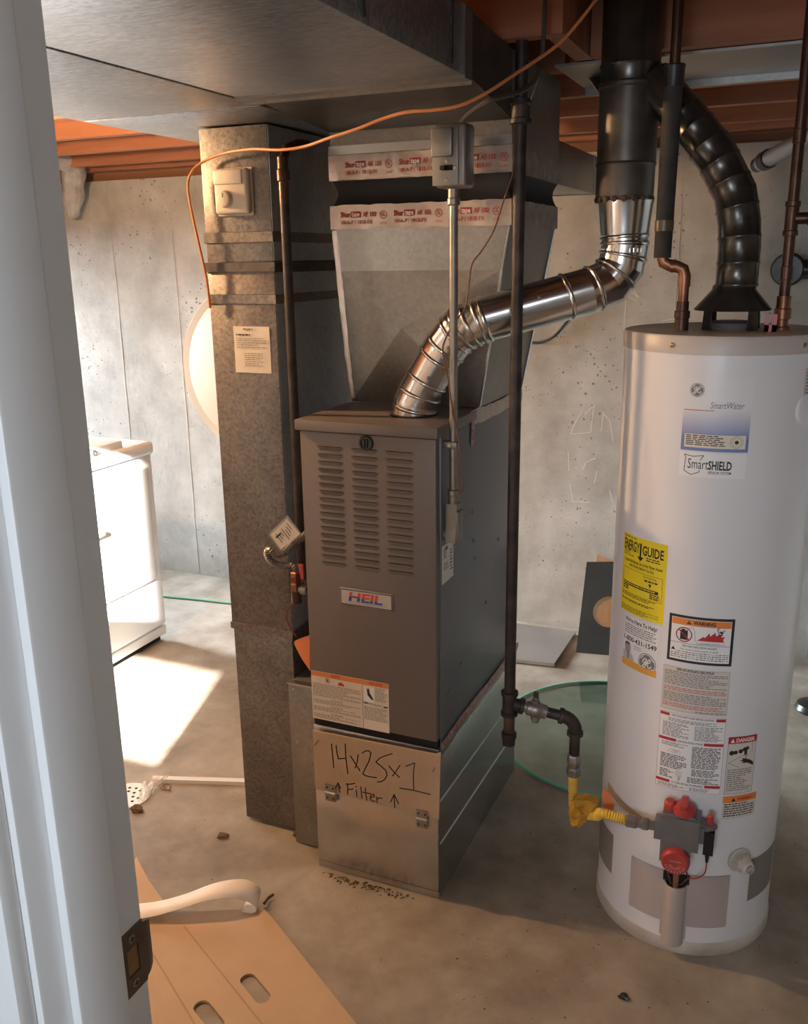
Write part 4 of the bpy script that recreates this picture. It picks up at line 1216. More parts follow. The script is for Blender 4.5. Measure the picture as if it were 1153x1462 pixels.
# ---- gas control valve
a = math.radians(-87.5); d = Vector((math.cos(a), math.sin(a), 0)); s_ = Vector((-d.y, d.x, 0)); c = Vector((HX, HY, 0)) + d * HR
gv = thing('gas_control_valve', tuple(c + d * .03 + Vector((0, 0, .29))), 'grey gas control valve with red knobs on the water heater', 'valve')
def vb(m, u0, u1, o0, o1, z0, z1, mat):
    A = [c + s_ * u + d * o for u, o in ((u0, o1), (u1, o1), (u1, o0), (u0, o0))]
    m.hexa([p + Vector((0, 0, z0)) for p in A], [p + Vector((0, 0, z1)) for p in A], mat)
m = MB()
vb(m, -.042, .040, .006, .060, .325, .402, valve_grey); vb(m, -.042, .024, .010, .056, .285, .325, valve_grey); vb(m, -.030, .030, -.004, .006, .31, .39, valve_grey)
vb(m, -.058, -.042, .016, .050, .335, .380, valve_grey); vb(m, .040, .050, .02, .05, .345, .385, valve_grey); vb(m, .0185, .0395, .060, .063, .345, .378, valve_grey)
vb(m, -.040, .030, .02, .052, .402, .408, valve_grey); 
make('valve_body', m, parent=gv)
m = MB(); q_ = c + s_ * -.028 + d * .030 + Vector((0, 0, .408)); m.lathe(q_, (0, 0, 1), [(0, .0135), (.008, .0135), (.018, .0125), (.021, .010)], red_plas, 18); make('pilot_button', m, parent=gv)
m = MB(); q_ = c + s_ * .003 + d * .034 + Vector((0, 0, .407)); m.lathe(q_, (0, 0, 1), [(0, .025), (.006, .026), (.016, .024), (.020, .014), (.024, .008)], red_plas, 22)
vb(m, -.004, .010, .012, .056, .424, .434, red_plas); make('gas_cock_knob', m, parent=gv)
m = MB(); q_ = c + s_ * -.006 + d * .058 + Vector((0, 0, .300)); m.lathe(q_, d, [(0, .030), (.004, .032), (.016, .031), (.021, .027), (.0205, .012)], red_plas, 30)
kn_ = make('temperature_knob', m, parent=gv, label='round red temperature knob')
P = Print(plane_map(q_ + d * .0207, s_, (0, 0, 1), d))
lt = plain('dial_mark', (.62, .36, .33), .5)
for k in range(9):
    aa = math.radians(200 + 140 * k / 8); P.stroke([(.019 * math.cos(aa), .019 * math.sin(aa)), (.023 * math.cos(aa), .023 * math.sin(aa))], .0016, lt)
for rr in (.010, .014):
    P.stroke([(rr * math.cos(math.radians(x)), rr * math.sin(math.radians(x))) for x in range(200, 341, 20)], .0012, lt)
P.text('WARMER', 0, .004, lt, width=.026, height=.0045, align='C')
make('dial_print', P.mb, parent=kn_, smooth=False)
m = MB(); vb(m, .050, .072, .018, .052, .320, .378, black); vb(m, .036, .060, .028, .048, .378, .392, valve_grey); make('igniter_body', m, parent=gv)
m = MB(); q_ = c + s_ * .060 + d * .036 + Vector((0, 0, .384)); m.lathe(q_, (0, 0, 1), [(-.006, .010), (0, .0165), (.004, .0165), (.007, .011)], valve_grey, 18); m.lathe(q_, (0, 0, 1), [(.007, .0075), (.028, .0075), (.030, .005)], red_plas, 14); make('igniter_button', m, parent=gv)
m = MB(); m.tube([c + s_ * .060 + d * .036 + Vector((0, 0, z)) for z in (.320, .306, .292)], [.006, .005, .003], black, 10); make('igniter_boot', m, parent=gv)
# leads and pilot tube running down into the burner opening
B_ = on_tank(-87.5, .20, .012)
for nm, pts, r, mt in (('igniter_lead', [(.060, .036, .294), (.058, .036, .262), (.040, .026, .236), (.022, .014, .222), (.008, .012, .20)], .0016, red_plas),
                       ('thermocouple_lead', [(.024, .036, .288), (.016, .032, .262), (.020, .02, .238), (.022, .014, .222), (.004, .012, .198)], .0017, cable_bk),
                       ('pilot_tube', [(-.034, .034, .287), (-.030, .034, .262), (-.022, .026, .236), (-.014, .016, .20)], .0022, cable_bk),
                       ('burner_tube', [(-.002, .034, .29), (-.003, .030, .25), (-.004, .016, .19)], .0068, brass)):
    m = MB(); m.tube(smooth_path([c + s_ * u + d * o + Vector((0, 0, z)) for u, o, z in pts], 6), r, mt, 10); make(nm, m, parent=gv)

# ---- draft hood on top of the heater
hc = Vector((.952, HY, HH))
dh = thing('draft_hood', tuple(hc), 'black cone draft hood on top of the white water heater', 'draft hood')
m = MB(); m.lathe(hc + Vector((0, 0, .040)), (0, 0, 1), [(0, .079), (.002, .0805), (.0425, .046), (.052, .044)], flue_dark, 40); make('cone', m, parent=dh)
for th in (45, 135, 225, 315):
    a = math.radians(th); m = MB(); q_ = hc + Vector((.066 * math.cos(a), .066 * math.sin(a), -.003)); t_ = Vector((-math.sin(a), math.cos(a), 0)) * .014; o_ = Vector((math.cos(a), math.sin(a), 0)) * .0016
    m.hexa([q_ - t_ - o_, q_ + t_ - o_, q_ + t_ + o_, q_ - t_ + o_], [p + Vector((0, 0, .05)) - o_ * 1 for p in (q_ - t_ * .8 - o_, q_ + t_ * .8 - o_, q_ + t_ * .8 + o_, q_ - t_ * .8 + o_)], flue_dark)
    make('leg', m, parent=dh)
m = MB(); m.lathe(hc + Vector((0, 0, -.003)), (0, 0, 1), [(0, .050), (.008, .052), (.016, .048), (.020, .038), (.021, .02)], valve_grey, 30); make('flue_collar', m, parent=dh)
m = MB(); q_ = hc + Vector((.082, -.055, -.001)); m.box(q_.x - .012, q_.x - .003, q_.y - .004, q_.y + .004, q_.z, q_.z + .036, red_plas); m.box(q_.x + .003, q_.x + .012, q_.y - .004, q_.y + .004, q_.z, q_.z + .036, red_plas); m.box(q_.x - .012, q_.x + .012, q_.y - .004, q_.y + .004, q_.z, q_.z + .014, red_plas)
make('red_clip', m, label='small red plastic clip beside the draft hood', cat='clip')

# ================================================================== FLUES
def pipe_run(pts, r, beads, mat, seg=28, bead=.0035, bw=.005):
    """one mesh per leg of a pipe run; neighbouring legs share the same mitre ring"""
    pts = [Vector(p) for p in pts]; n = len(pts)
    D = [(pts[i + 1] - pts[i]).normalized() for i in range(n - 1)]
    N0 = Vector((0, 1, 0)); out = []
    for i in range(n - 1):
        a, b, d = pts[i], pts[i + 1], D[i]; L = (b - a).length
        N0 = (N0 - d * N0.dot(d)).normalized(); B0 = d.cross(N0)
        na = (D[i - 1] + d).normalized() if i else d
        nb = (d + D[i + 1]).normalized() if i < n - 2 else d
        st = [(0, 0)]
        for f in sorted(beads.get(i, [])): st += [(f * L - bw, 0), (f * L - bw * .5, bead * .8), (f * L, bead), (f * L + bw * .5, bead * .8), (f * L + bw, 0)]
        st.append((L, 0))
        m = MB()
        for t, dr in st:
            f = t / L
            for k in range(seg):
                ang = 2 * math.pi * k / seg; o = (N0 * math.cos(ang) + B0 * math.sin(ang)) * (r + dr)
                sa = -o.dot(na) / d.dot(na); sb = -o.dot(nb) / d.dot(nb)
                m.v.append(a + d * (t + sa * (1 - f) + sb * f) + o)
        for j in range(len(st) - 1):
            for k in range(seg):
                k2 = (k + 1) % seg; m.face((j * seg + k, j * seg + k2, (j + 1) * seg + k2, (j + 1) * seg + k), mat)
        out.append(m)
    return out
MFX, MFY = .698, .300
# furnace vent connector: bright metal, adjustable elbows
vc = thing('vent_connector', (.24, .147, 1.25), 'bright metal vent connector pipe rising from the furnace top', 'flue pipe')
A_ = Vector((.240, .147, 1.240)); B1 = on_y(592, 575, .147); C1 = on_y(606, 548, .150); D1 = on_y(632, 502, .158); E1 = on_y(655, 472, .155); E2 = on_y(690, 456, .160)
H1 = on_y(838, 416, .250); H2 = on_y(868, 404, .285); H3 = on_y(886, 380, .298); H4 = Vector((MFX + .006, MFY, H3.z + .045)); H5 = Vector((MFX + .004, MFY, 1.665))
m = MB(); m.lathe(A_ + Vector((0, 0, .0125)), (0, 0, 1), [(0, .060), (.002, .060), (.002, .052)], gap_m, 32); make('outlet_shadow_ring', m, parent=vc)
legs = pipe_run([A_, B1, C1, D1, E1, E2, H1, H2, H3, H4, H5], .0525, {0: [.7], 1: [.5], 2: [.12, .80], 3: [.2, .8], 4: [.15, .5, .85], 5: [.02, .80], 6: [.3], 7: [.5], 8: [.5], 9: [.25, .85]}, shiny, 32)
for k, m in enumerate(legs):
    make('straight_pipe' if k == 5 else 'riser_pipe' if k == 9 else 'elbow_gore', m, parent=vc)
# pipe screws and a stamped ring on the straight length
for px_, py_ in ((697, 463), (640, 497), (603, 573), (611, 540), (770, 425)):
    dd = ray(px_, py_)
    kk = next((k for k in range(400) if min(((CAM + dd * (1.9 + .001 * k)) - q0).length for q0 in [E2.lerp(H1, j / 40) for j in range(41)] + [C1.lerp(D1, j / 20) for j in range(21)] + [B1.lerp(C1, j / 10) for j in range(11)] + [D1.lerp(E1, j / 10) for j in range(11)]) < .0535), None)
    if kk is None: continue
    q_ = CAM + dd * (1.9 + .001 * kk); m = MB(); m.lathe(q_, -dd, [(-.002, .005), (.001, .0048), (.0025, .0025)], iron_lite, 10); make('screw', m, parent=vc)
for k in range(13):                                    # crimp marks along the riser and the straight length
    a = math.radians(205 + 10 * k)
    m = MB(); m.tube([(MFX + .005 + .0535 * math.cos(a), MFY + .0535 * math.sin(a), 1.627), (MFX + .005 + .0535 * math.cos(a), MFY + .0535 * math.sin(a), 1.636)], .0014, shiny, 6); make('crimp', m, parent=vc)
m = MB(); m.lathe(H5, (0, 0, 1), [(0, .053), (.01, .0545), (.066, .0605), (.074, .063), (.078, .060)], shiny, 36); make('increaser', m, parent=vc)
# main vent stack
mv = thing('vent_stack', (MFX, MFY, 1.735), 'thick dark vertical vent stack rising to the joists', 'flue pipe')
m = MB(); m.lathe((MFX, MFY, 1.742), (0, 0, 1), [(0, .0605), (.004, .062), (.008, .064), (.070, .0645), (.074, .067), (.078, .0645), (.078, .0645)], flue_brown, 40); make('lower_band', m, parent=mv)
m = MB(); m.lathe((MFX, MFY, 1.820), (0, 0, 1), [(0, .0645), (.150, .0645), (.154, .0675), (.160, .0675), (.164, .0645)], flue_brown, 40); make('stack_section', m, parent=mv)
m = MB(); m.lathe((MFX, MFY, 1.984), (0, 0, 1), [(0, .064), (.030, .064), (.034, .0665), (.040, .064), (.30, .064)], flue_dark, 40); make('stack_section', m, parent=mv)
for k in range(9):
    a = math.radians(200 + 20 * k); m = MB(); q_ = Vector((MFX + .0625 * math.cos(a), MFY + .0625 * math.sin(a), 1.742))
    m.lathe(q_, (math.cos(a), math.sin(a), 0), [(-.004, .007), (.002, .007), (.004, .003)], rust, 8); make('rust_spot', m, parent=mv)
# heater flue: dark pipe with adjustable elbows joining the stack
hf = thing('heater_flue', (.957, HY, 1.552), 'dark elbowed flue pipe from the draft hood to the vent stack', 'flue pipe')
F0 = hc + Vector((.004, 0, .089)); F1 = Vector((.956, HY, 1.635)); F2 = on_y(1055, 318, .25); F3 = on_y(1049, 276, .255); F4 = on_y(1022, 222, .26); F5 = on_y(985, 175, .27); F6 = Vector((MFX + .05, MFY - .005, 1.985))
legs = pipe_run([F0, F1, F2, F3, F4, F5, F6], .0435, {0: [.05, .6], 1: [.4], 2: [.5], 3: [.3, .8], 4: [.3, .8], 5: [.15]}, flue_dark, bead=.0016, bw=.004)
for k, m in enumerate(legs): make('straight_pipe' if k in (0, 5) else 'elbow_gore', m, parent=hf)

# ================================================================== GAS PIPING, RIGHT
GX, GY = .510, .104
gp = thing('gas_pipe', (GX, GY, .41), 'black iron gas pipe with drip leg right of the furnace', 'gas pipe')
zt = on_y(728, 1005, GY).z + .002
def fitting(m, p, ax, L, r, mat, collar=.004):
    m.lathe(Vector(p) - Vector(ax).normalized() * (L / 2), ax, [(0, r), (.001, r + collar), (.010, r + collar), (.012, r), (L - .012, r), (L - .010, r + collar), (L - .001, r + collar), (L, r)], mat, 20)
m = MB(); m.tube([(GX, GY, zt + .02), (GX, GY, 1.0), (GX, GY, 1.9)], .0135, iron, 16); make('riser', m, parent=gp)
m = MB(); fitting(m, (GX, GY, 1.915), (0, 0, 1), .05, .019, iron); m.tube([(GX, GY, 1.93), (GX, GY, 2.05)], .0135, iron, 14); make('coupling', m, parent=gp)
branch = Vector((.668, .150, .508)) - Vector((GX, GY, zt)); bdir = branch.normalized()
T0 = Vector((GX, GY, zt))
m = MB(); fitting(m, T0, (0, 0, 1), .066, .0175, iron); m.lathe(T0, bdir, [(.010, .0165), (.026, .0165), (.027, .0205), (.036, .0205), (.037, .0165)], iron, 18); make('tee', m, parent=gp)
m = MB(); m.tube([(GX, GY, zt - .03), (GX, GY, zt - .085)], .0135, rust, 14); make('drip_leg', m, parent=gp)
m = MB(); m.lathe((GX, GY, zt - .118), (0, 0, 1), [(0, .010), (.003, .0165), (.022, .0165), (.023, .0195), (.036, .0195), (.038, .0165)], iron, 18); make('drip_cap', m, parent=gp)
V0 = T0 + bdir * .062
m = MB(); m.lathe(T0, bdir, [(.034, .0135), (.044, .0135), (.045, .018), (.056, .018), (.060, .0205), (.074, .0205), (.080, .018), (.094, .018), (.095, .0135), (.100, .0135)], iron_lite, 12)
sv = make('shutoff_valve', m, parent=gp)
m = MB(); q_ = T0 + bdir * .067; m.lathe(q_, (0, 0, 1), [(.016, .010), (.026, .010), (.027, .006), (.034, .006)], iron_lite, 12); m.box(q_.x - .006, q_.x + .006, q_.y - .002, q_.y + .002, q_.z + .030, q_.z + .048, iron); make('valve_lever', m, parent=sv)
m = MB(); m.lathe(q_, (0, 0, -1), [(.014, .012), (.026, .012), (.027, .009), (.034, .009)], iron_lite, 12); make('valve_cap', m, parent=sv)
E0 = T0 + branch
m = MB(); m.tube([T0 + bdir * .095, E0 - bdir * .03], .0135, iron, 16); make('branch_pipe', m, parent=gp)
m = MB()
el = [E0 - bdir * .036]
for k in range(7):
    t = k / 6 * math.pi / 2; el.append(E0 - bdir * .03 + bdir * .03 * math.sin(t) + Vector((0, 0, -.03 * (1 - math.cos(t)))))
el.append(E0 + Vector((0, 0, -.036)))
m.tube(el, .0165, iron, 18); m.lathe(E0 - bdir * .042, bdir, [(0, .0165), (.001, .0205), (.010, .0205), (.011, .0165)], iron, 18); m.lathe(E0 + Vector((0, 0, -.044)), (0, 0, 1), [(0, .0165), (.001, .0205), (.010, .0205), (.011, .0165)], iron, 18)
make('elbow', m, parent=gp)
N0 = E0 + Vector((0, 0, -.040))
m = MB(); m.tube([N0, N0 + Vector((0, 0, -.062))], .0135, iron, 16); make('drop_nipple', m, parent=gp)
m = MB(); q_ = N0 + Vector((0, 0, -.062)); m.lathe(q_, (0, 0, -1), [(-.004, .015), (0, .0175), (.022, .0175), (.026, .0145), (.032, .0145), (.036, .0185), (.054, .0185), (.058, .013)], iron_lite, 6); make('flare_nut', m, parent=gp)
# yellow flexible connector
fx = thing('gas_flex_connector', tuple(q_ + Vector((0, 0, -.12))), 'yellow coated flexible gas connector leading to the water heater valve', 'gas connector')
K0 = q_ + Vector((0, 0, -.056))
KV = c + s_ * -.058 + d * .033 + Vector((0, 0, .357))      # valve inlet
KN = KV - s_ * .062
path = smooth_path([K0, K0 + Vector((0.001, 0, -.05)), K0 + Vector((.012, -.012, -.095)), K0.lerp(KN, .5) + Vector((0, -.02, -.040)), KN - s_ * .06 + Vector((0, 0, .006)), KN], 10)
pp, rr = corrugate(path, .0110, .0055, .0011)
m = MB(); m.tube(pp, rr, yel_flex, 14); make('hose', m, parent=fx)
m = MB(); m.lathe(KN, s_, [(-.004, .012), (0, .0165), (.020, .0165), (.024, .013), (.032, .013), (.034, .0155), (.046, .0155), (.050, .012), (.066, .012)], iron_lite, 6); make('flare_nut', m, parent=fx)
# amber warning tag wrapped on the bend
m = MB()
tp = [(820, 1142), (838, 1143), (853, 1149), (849, 1162), (838, 1171), (827, 1182), (815, 1180), (811, 1160), (815, 1145)]
Yt = K0.y - .062
front = [on_y(a, b, Yt - .014 + .004 * ((i * 7) % 3)) for i, (a, b) in enumerate(tp)]
cc_ = sum(front, Vector()) / len(front); rt_ = random.Random(5); nF = len(front)
mid_ = [p.lerp(cc_, rt_.uniform(.25, .5)) + Vector((rt_.uniform(-.004, .004), -rt_.uniform(.004, .016), rt_.uniform(-.004, .004))) for p in front]
in_ = [p.lerp(cc_, .72) + Vector((0, -rt_.uniform(.002, .018), 0)) for p in front]
for i in range(nF):
    j = (i + 1) % nF
    m.poly([front[i], front[j], mid_[i]], tag_amber); m.poly([front[j], mid_[j], mid_[i]], tag_amber)
    m.poly([mid_[i], mid_[j], in_[i]], tag_amber); m.poly([mid_[j], in_[j], in_[i]], tag_amber); m.poly([in_[i], in_[j], cc_ + Vector((0, -.008, 0))], tag_amber)
    m.poly([front[i], front[j], front[j] + Vector((0, .03, 0))], tag_amber); m.poly([front[i], front[j] + Vector((0, .03, 0)), front[i] + Vector((0, .03, 0))], tag_amber)
make('instruction_tag', m, parent=fx, angle=20, label='crumpled amber tag wrapped on the bend')
m = MB(); ring = [on_tank(-162 + 9 * math.cos(t), .385 + .036 * math.sin(t), .0012) for t in [2 * math.pi * k / 18 for k in range(18)]]
# orange disc tag against the tank
tg = [on_y(a, b, .055) for a, b in ((861, 1124), (869, 1133), (876, 1148), (874, 1162), (868, 1166), (861, 1150), (859, 1135))]
m.prism(tg, (0, .002, 0), orange_pl); make('orange_tag', m, label='orange oval tag hanging on the yellow gas connector', cat='tag')
m = MB(); P = Print(cyl_map(-148, .300), step=.006); 
bps = plain('brown_paper_strip', (.46, .33, .22), .7)
for k in range(20):
    ua, ub = .150 * k / 20, .150 * (k + 1) / 20
    P.poly([(ua, .040 - .12 * ua), (ub, .040 - .12 * ub), (ub, .063 - .18 * ub), (ua, .063 - .18 * ua)], bps, .0012)
o_ = make('paper_strip', P.mb, parent=wh, smooth=False, label='brown paper strip stuck on the tank')

# ================================================================== GAS PIPING, LEFT OF THE FURNACE
lg = thing('gas_riser', (-.040, .05, .80), 'thin brown gas pipe between the return duct and the furnace', 'gas pipe')
m = MB(); m.tube([(-.040, .05, .80), (-.040, .05, 1.3), (-.040, .05, 1.80)], .0115, iron, 14); make('riser', m, parent=lg)
m = MB(); m.lathe((-.040, .05, 1.80), (0, 0, 1), [(-.05, .012), (-.004, .012), (-.002, .0155), (.022, .0155), (.024, .013), (.050, .013)], copper_dk, 16); make('coupling', m, parent=lg)
m = MB(); m.tube([(-.040, .05, 1.84), (-.040, .07, 1.87), (-.040, .12, 1.885), (-.040, .165, 1.888)], .0115, copper_dk, 14); make('top_bend', m, parent=lg)
def L5(a, b, Y=.045): return on_y(360 + a * .178, 720 + b * .178, Y)
m = MB(); fitting(m, (-.040, .05, .80), (0, 0, 1), .04, .014, brass); make('union', m, parent=lg)
lf = thing('gas_flex_line', tuple(L5(345, 780)), 'corrugated steel gas flex line looping left of the furnace', 'gas connector')
path = smooth_path([L5(436, 230, .022), L5(400, 270, .020), L5(330, 310, .014), L5(275, 370, .012), L5(225, 400, .008), L5(170, 395, .005), L5(135, 365, .005), L5(118, 395, .005), L5(150, 455, .005), L5(230, 492, .006), L5(315, 490, .008), L5(345, 515, .010), L5(345, 560, .010)], 7)
pp, rr = corrugate(path, .0088, .0050, .0010)
m = MB(); m.tube(pp, rr, emt, 12); make('hose', m, parent=lf)
q_ = L5(345, 545, .010)
m = MB(); m.lathe(q_, (0, 0, -1), [(-.004, .010), (0, .0145), (.022, .0145), (.026, .012), (.030, .0155), (.048, .0155), (.050, .014)], copper, 6); make('flare_nut', m, parent=lf)
m = MB(); m.lathe(q_ + Vector((0, 0, -.05)), (0, 0, -1), [(0, .014), (.030, .0145), (.034, .012), (.036, .008)], copper_dk, 14); make('end_cap', m, parent=lf)
m = MB(); m.lathe(q_ + Vector((.004, .002, -.044)), (1, -.1, 0), [(0, .011), (.012, .011), (.014, .014), (.022, .014), (.030, .010)], iron_lite, 12); make('valve_port', m, parent=lf)
m = MB(); a_ = L5(392, 480, .0); b_ = L5(405, 600, .0); m.hexa([b_ + Vector((-.004, -.003, 0)), b_ + Vector((.004, -.003, 0)), b_ + Vector((.004, .003, 0)), b_ + Vector((-.004, .003, 0))], [a_ + Vector((-.008, -.003, 0)), a_ + Vector((.006, -.003, 0)), a_ + Vector((.006, .003, 0)), a_ + Vector((-.008, .003, 0))], red_plas); make('red_lever', m, parent=lf)
P = Print(lambda u, v, h: L5(280, 100, -.006 - h).lerp(L5(390, 240, -.006 - h), u).lerp(L5(135, 245, -.006 - h).lerp(L5(230, 372, -.006 - h), u), v))
P.poly([(-.04, -.04), (1.02, -.03), (1.0, 1.03), (-.05, 1.0)], film_m, 0); P.poly([(.06, .05), (.97, .02), (.95, .97), (.05, .95)], cream_pap, .001)
for k in range(7): P.rect(.2 + .08 * (k % 3), .15 + .1 * k, .55 + .1 * (k % 4), .19 + .1 * k, grey_ink, .002)
P.rect(.30, .60, .40, .85, black_ink, .0025)
make('hang_tag', P.mb, label='cream paper tag in clear sleeve on the gas flex line', cat='tag', smooth=False)
# orange plastic piece and wire at the furnace's left side
m = MB(); A = [L5(330, 1105, .05), L5(370, 1085, .05), L5(452, 1055, .05)]; Bt = [L5(335, 1120, .048), L5(395, 1235, .045), L5(462, 1335, .045)]
n = 8; up_, lo_ = smooth_path(A, n), smooth_path(Bt, n)
for i in range(len(up_) - 1): m.hexa([lo_[i], lo_[i + 1], lo_[i + 1] + Vector((0, .003, 0)), lo_[i] + Vector((0, .003, 0))], [up_[i] + Vector((0, .004, 0)), up_[i + 1] + Vector((0, .004, 0)), up_[i + 1] + Vector((0, .007, 0)), up_[i] + Vector((0, .007, 0))], orange_pl)
make('orange_shield', m, label='orange plastic shield wedged between furnace and return duct', cat='plastic shield')
m = MB(); m.tube(smooth_path([L5(330, 790, .05), L5(310, 800, .05), L5(280, 850, .045), L5(277, 910, .045), L5(300, 980, .05), L5(352, 1060, .055)], 6), .0022, cable_br, 8); make('loose_wire', m, label='thin brown wire hanging above the orange plastic shield', cat='wire')

# ================================================================== SWITCH BOX AND CONDUIT
CXc, CYc = .392, .045
eb = thing('switch_box', (CXc, CYc, 1.755), 'grey metal electrical switch box on conduit before the plenum', 'switch box')
zb0, zb1 = 1.742, 1.868
bc = on_y(645, 223, CYc)
m = MB(); m.bbox(bc.x - .033, bc.x + .038, CYc - .018, CYc + .040, bc.z - .064, bc.z + .064, boxm, .008, 3); make('box', m, parent=eb)
m = MB(); m.bbox(bc.x - .037, bc.x + .022, CYc - .022, CYc - .017, bc.z - .060, bc.z + .058, boxm, .002); fp = make('cover_plate', m, parent=eb)
m = MB(); m.bbox(bc.x - .036, bc.x + .012, CYc - .034, CYc - .0215, bc.z - .003, bc.z + .054, boxm, .004); make('flip_cover', m, parent=fp)
m = MB(); m.box(bc.x - .014, bc.x + .010, CYc - .0235, CYc - .0215, bc.z - .030, bc.z - .019, gap_m); make('switch_slot', m, parent=fp)
m = MB(); m.box(bc.x - .016, bc.x - .005, CYc - .032, CYc - .0225, bc.z - .029, bc.z - .021, black); make('toggle', m, parent=fp)
for dx, dz in ((-.004, -.048), (-.004, -.012), (.014, -.025)):
    m = MB(); m.lathe((bc.x + dx, CYc - .0219, bc.z + dz), (0, -1, 0), [(0, .0042), (.0015, .004), (.002, .002)], screw_m, 10); make('screw', m, parent=fp)
cn = thing('conduit', (CXc, CYc, 1.0), 'straight steel conduit running down from the switch box', 'conduit')
cxx = bc.x + .004
m = MB(); m.tube([(cxx, CYc, bc.z - .066), (cxx, CYc, 1.4), (cxx, CYc, 1.085)], .0095, emt, 14); make('tube', m, parent=cn)
m = MB(); m.lathe((cxx, CYc, bc.z - .10), (0, 0, 1), [(0, .011), (.002, .014), (.014, .014), (.016, .0125), (.034, .0125)], emt, 12); make('connector', m, parent=cn)
m = MB(); m.lathe((cxx, CYc, 1.066), (0, 0, 1), [(0, .0125), (.018, .0125), (.020, .0145), (.032, .0145), (.034, .011)], emt, 12); make('connector', m, parent=cn)
m = MB(); m.bbox(.3605, cxx + .012, CYc - .014, CYc + .012, 1.198, 1.214, boxm, .003); m.tube([(cxx - .004, CYc - .018, 1.206), (cxx - .004, CYc - .004, 1.206)], .004, screw_m, 8); make('strap', m, parent=cn)
m = MB(); zl = 1.066; m.hexa([(cxx - .015, CYc - .014, zl - .095), (cxx + .010, CYc - .014, zl - .095), (cxx + .010, CYc + .014, zl - .095), (cxx - .015, CYc + .014, zl - .095)], [(cxx - .013, CYc - .013, zl), (cxx + .013, CYc - .013, zl), (cxx + .013, CYc + .013, zl), (cxx - .013, CYc + .013, zl)], boxm)
m.lathe((cxx - .012, CYc, zl - .078), (-1, 0, 0), [(0, .012), (cxx - .012 - .3605, .012)], boxm, 14)
lb = make('elbow_body', m, parent=cn)
m = MB(); m.bbox(cxx + .011, cxx + .017, CYc - .015, CYc + .022, zl - .094, zl - .018, boxm, .003); make('elbow_cover', m, parent=lb)

# ================================================================== CABLES AND WIRES
def cable(name, pts, r, mat, label, cat='cable', n=8):
    m = MB(); m.tube(smooth_path(pts, n), r, mat, 8); return make(name, m, label=label, cat=cat)
cable('thermostat_cable', [on_y(a, b, Y) for a, b, Y in ((856, -14, .10), (850, 0, .10), (800, 60, .05), (735, 106, -.04), (690, 135, -.09), (655, 151, -.11), (620, 157, -.11), (580, 160, -.10), (545, 170, -.08), (510, 184, -.06), (470, 197, -.03), (435, 209, .0), (400, 214, .02), (360, 213, .05), (320, 219, .075), (290, 231, .085), (274, 245, .08), (268, 265, .08), (273, 300, .08), (284, 350, .080), (294, 395, .082), (300, 440, .086))],
      .0034, cable_or, 'orange cable swagged under the ducts and down the return duct')
cable('power_cable', [on_y(a, b, Y) for a, b, Y in ((655, 186, .05), (657, 176, .05), (672, 160, -.03), (700, 143, -.08), (735, 133, -.03), (760, 118, .03), (772, 90, .06), (776, 45, .06), (778, -10, .06))], .0050, cable_bk, 'dark cable curving up from the switch box')
cable('control_wire', [on_y(a, b, Y) for a, b, Y in ((736, 235, .10), (727, 262, .10), (716, 295, .10), (704, 330, .10), (687, 358, .105), (674, 376, .105), (670, 400, .11), (666, 430, .10), (662, 444, .10), (655, 452, .09), (644, 468, .078), (635, 486, .060), (632, 503, .030), (640, 545, .022), (646, 590, .022))], .0019, cable_br, 'thin brown wire looping from the gas pipe to the vent connector', 'wire')
cable('control_wire', [on_y(a, b, .02) for a, b in ((645, 588), (652, 615), (657, 650), (657, 680), (661, 693), (657, 703), (653, 706))], .0020, cable_br, 'thin brown wire beside the lower conduit on the furnace side', 'wire')
cable('wall_wire', [on_y(a, b, YB - .01) for a, b in ((752, 488), (770, 489), (790, 480), (806, 462), (822, 440))], .006, cable_bk, 'black cable drooping on the concrete wall behind the vent connector', 'cable')
cable('hanging_wire', [on_y(a, b, .10) for a, b in ((776, 75), (770, 105), (762, 130), (753, 152), (748, 165))], .0014, emt, 'thin pale wire hanging beside the plenum', 'wire')

# ================================================================== WATER PIPES ABOVE THE HEATER
ci = thing('insulated_pipe', (.76, .12, 1.62), 'vertical pipe in black foam insulation beside the vent stack', 'pipe')
yI = .20
t0, t1 = on_y(958, 95, yI), on_y(945, 368, yI)
t0 = Vector((t1.x + .002, yI, t0.z))
m = MB(); m.tube([t1, t0], [.0185, .0195], foam, 20); make('insulation', m, parent=ci)
m = MB(); m.lathe(t0 + Vector((0, 0, -.04)), (0, 0, 1), [(0, .0205), (.034, .021), (.040, .0225), (.043, .021)], plain('wrap_tape', (.02, .02, .02), .4), 18); make('tape_wrap', m, parent=ci)
m = MB(); m.lathe(t1 + Vector((0, 0, .055)), (0, 0, 1), [(0, .0203), (.022, .0203)], plain('wrap_tape_brown', (.10, .07, .035), .35), 18); make('tape_wrap', m, parent=ci)
m = MB(); m.tube([t0, t0 + Vector((0, 0, .22))], .011, copper_dk, 12); make('upper_pipe', m, parent=ci)
zc_ = on_y(970, 379, yI).z; xf = on_y(973, 455, .19).x
cp = thing('copper_inlet', (xf, .19, HH), 'short copper pipe with two elbows entering the heater top', 'pipe')
pts = [t1 + Vector((0, 0, .01)), Vector((t1.x, yI, zc_ + .02)), Vector((t1.x + .004, yI, zc_ + .006)), Vector((t1.x + .018, yI, zc_)), Vector((xf - .018, .19, zc_ - .002)), Vector((xf - .004, .19, zc_ - .008)), Vector((xf, .19, zc_ - .022)), Vector((xf, .19, HH - .002))]
m = MB(); m.tube(pts, .0108, copper, 16); make('pipe', m, parent=cp)
m = MB(); m.tube([pts[1], pts[2], pts[3], pts[3] + Vector((.012, 0, 0))], .0128, copper, 16); make('elbow', m, parent=cp)
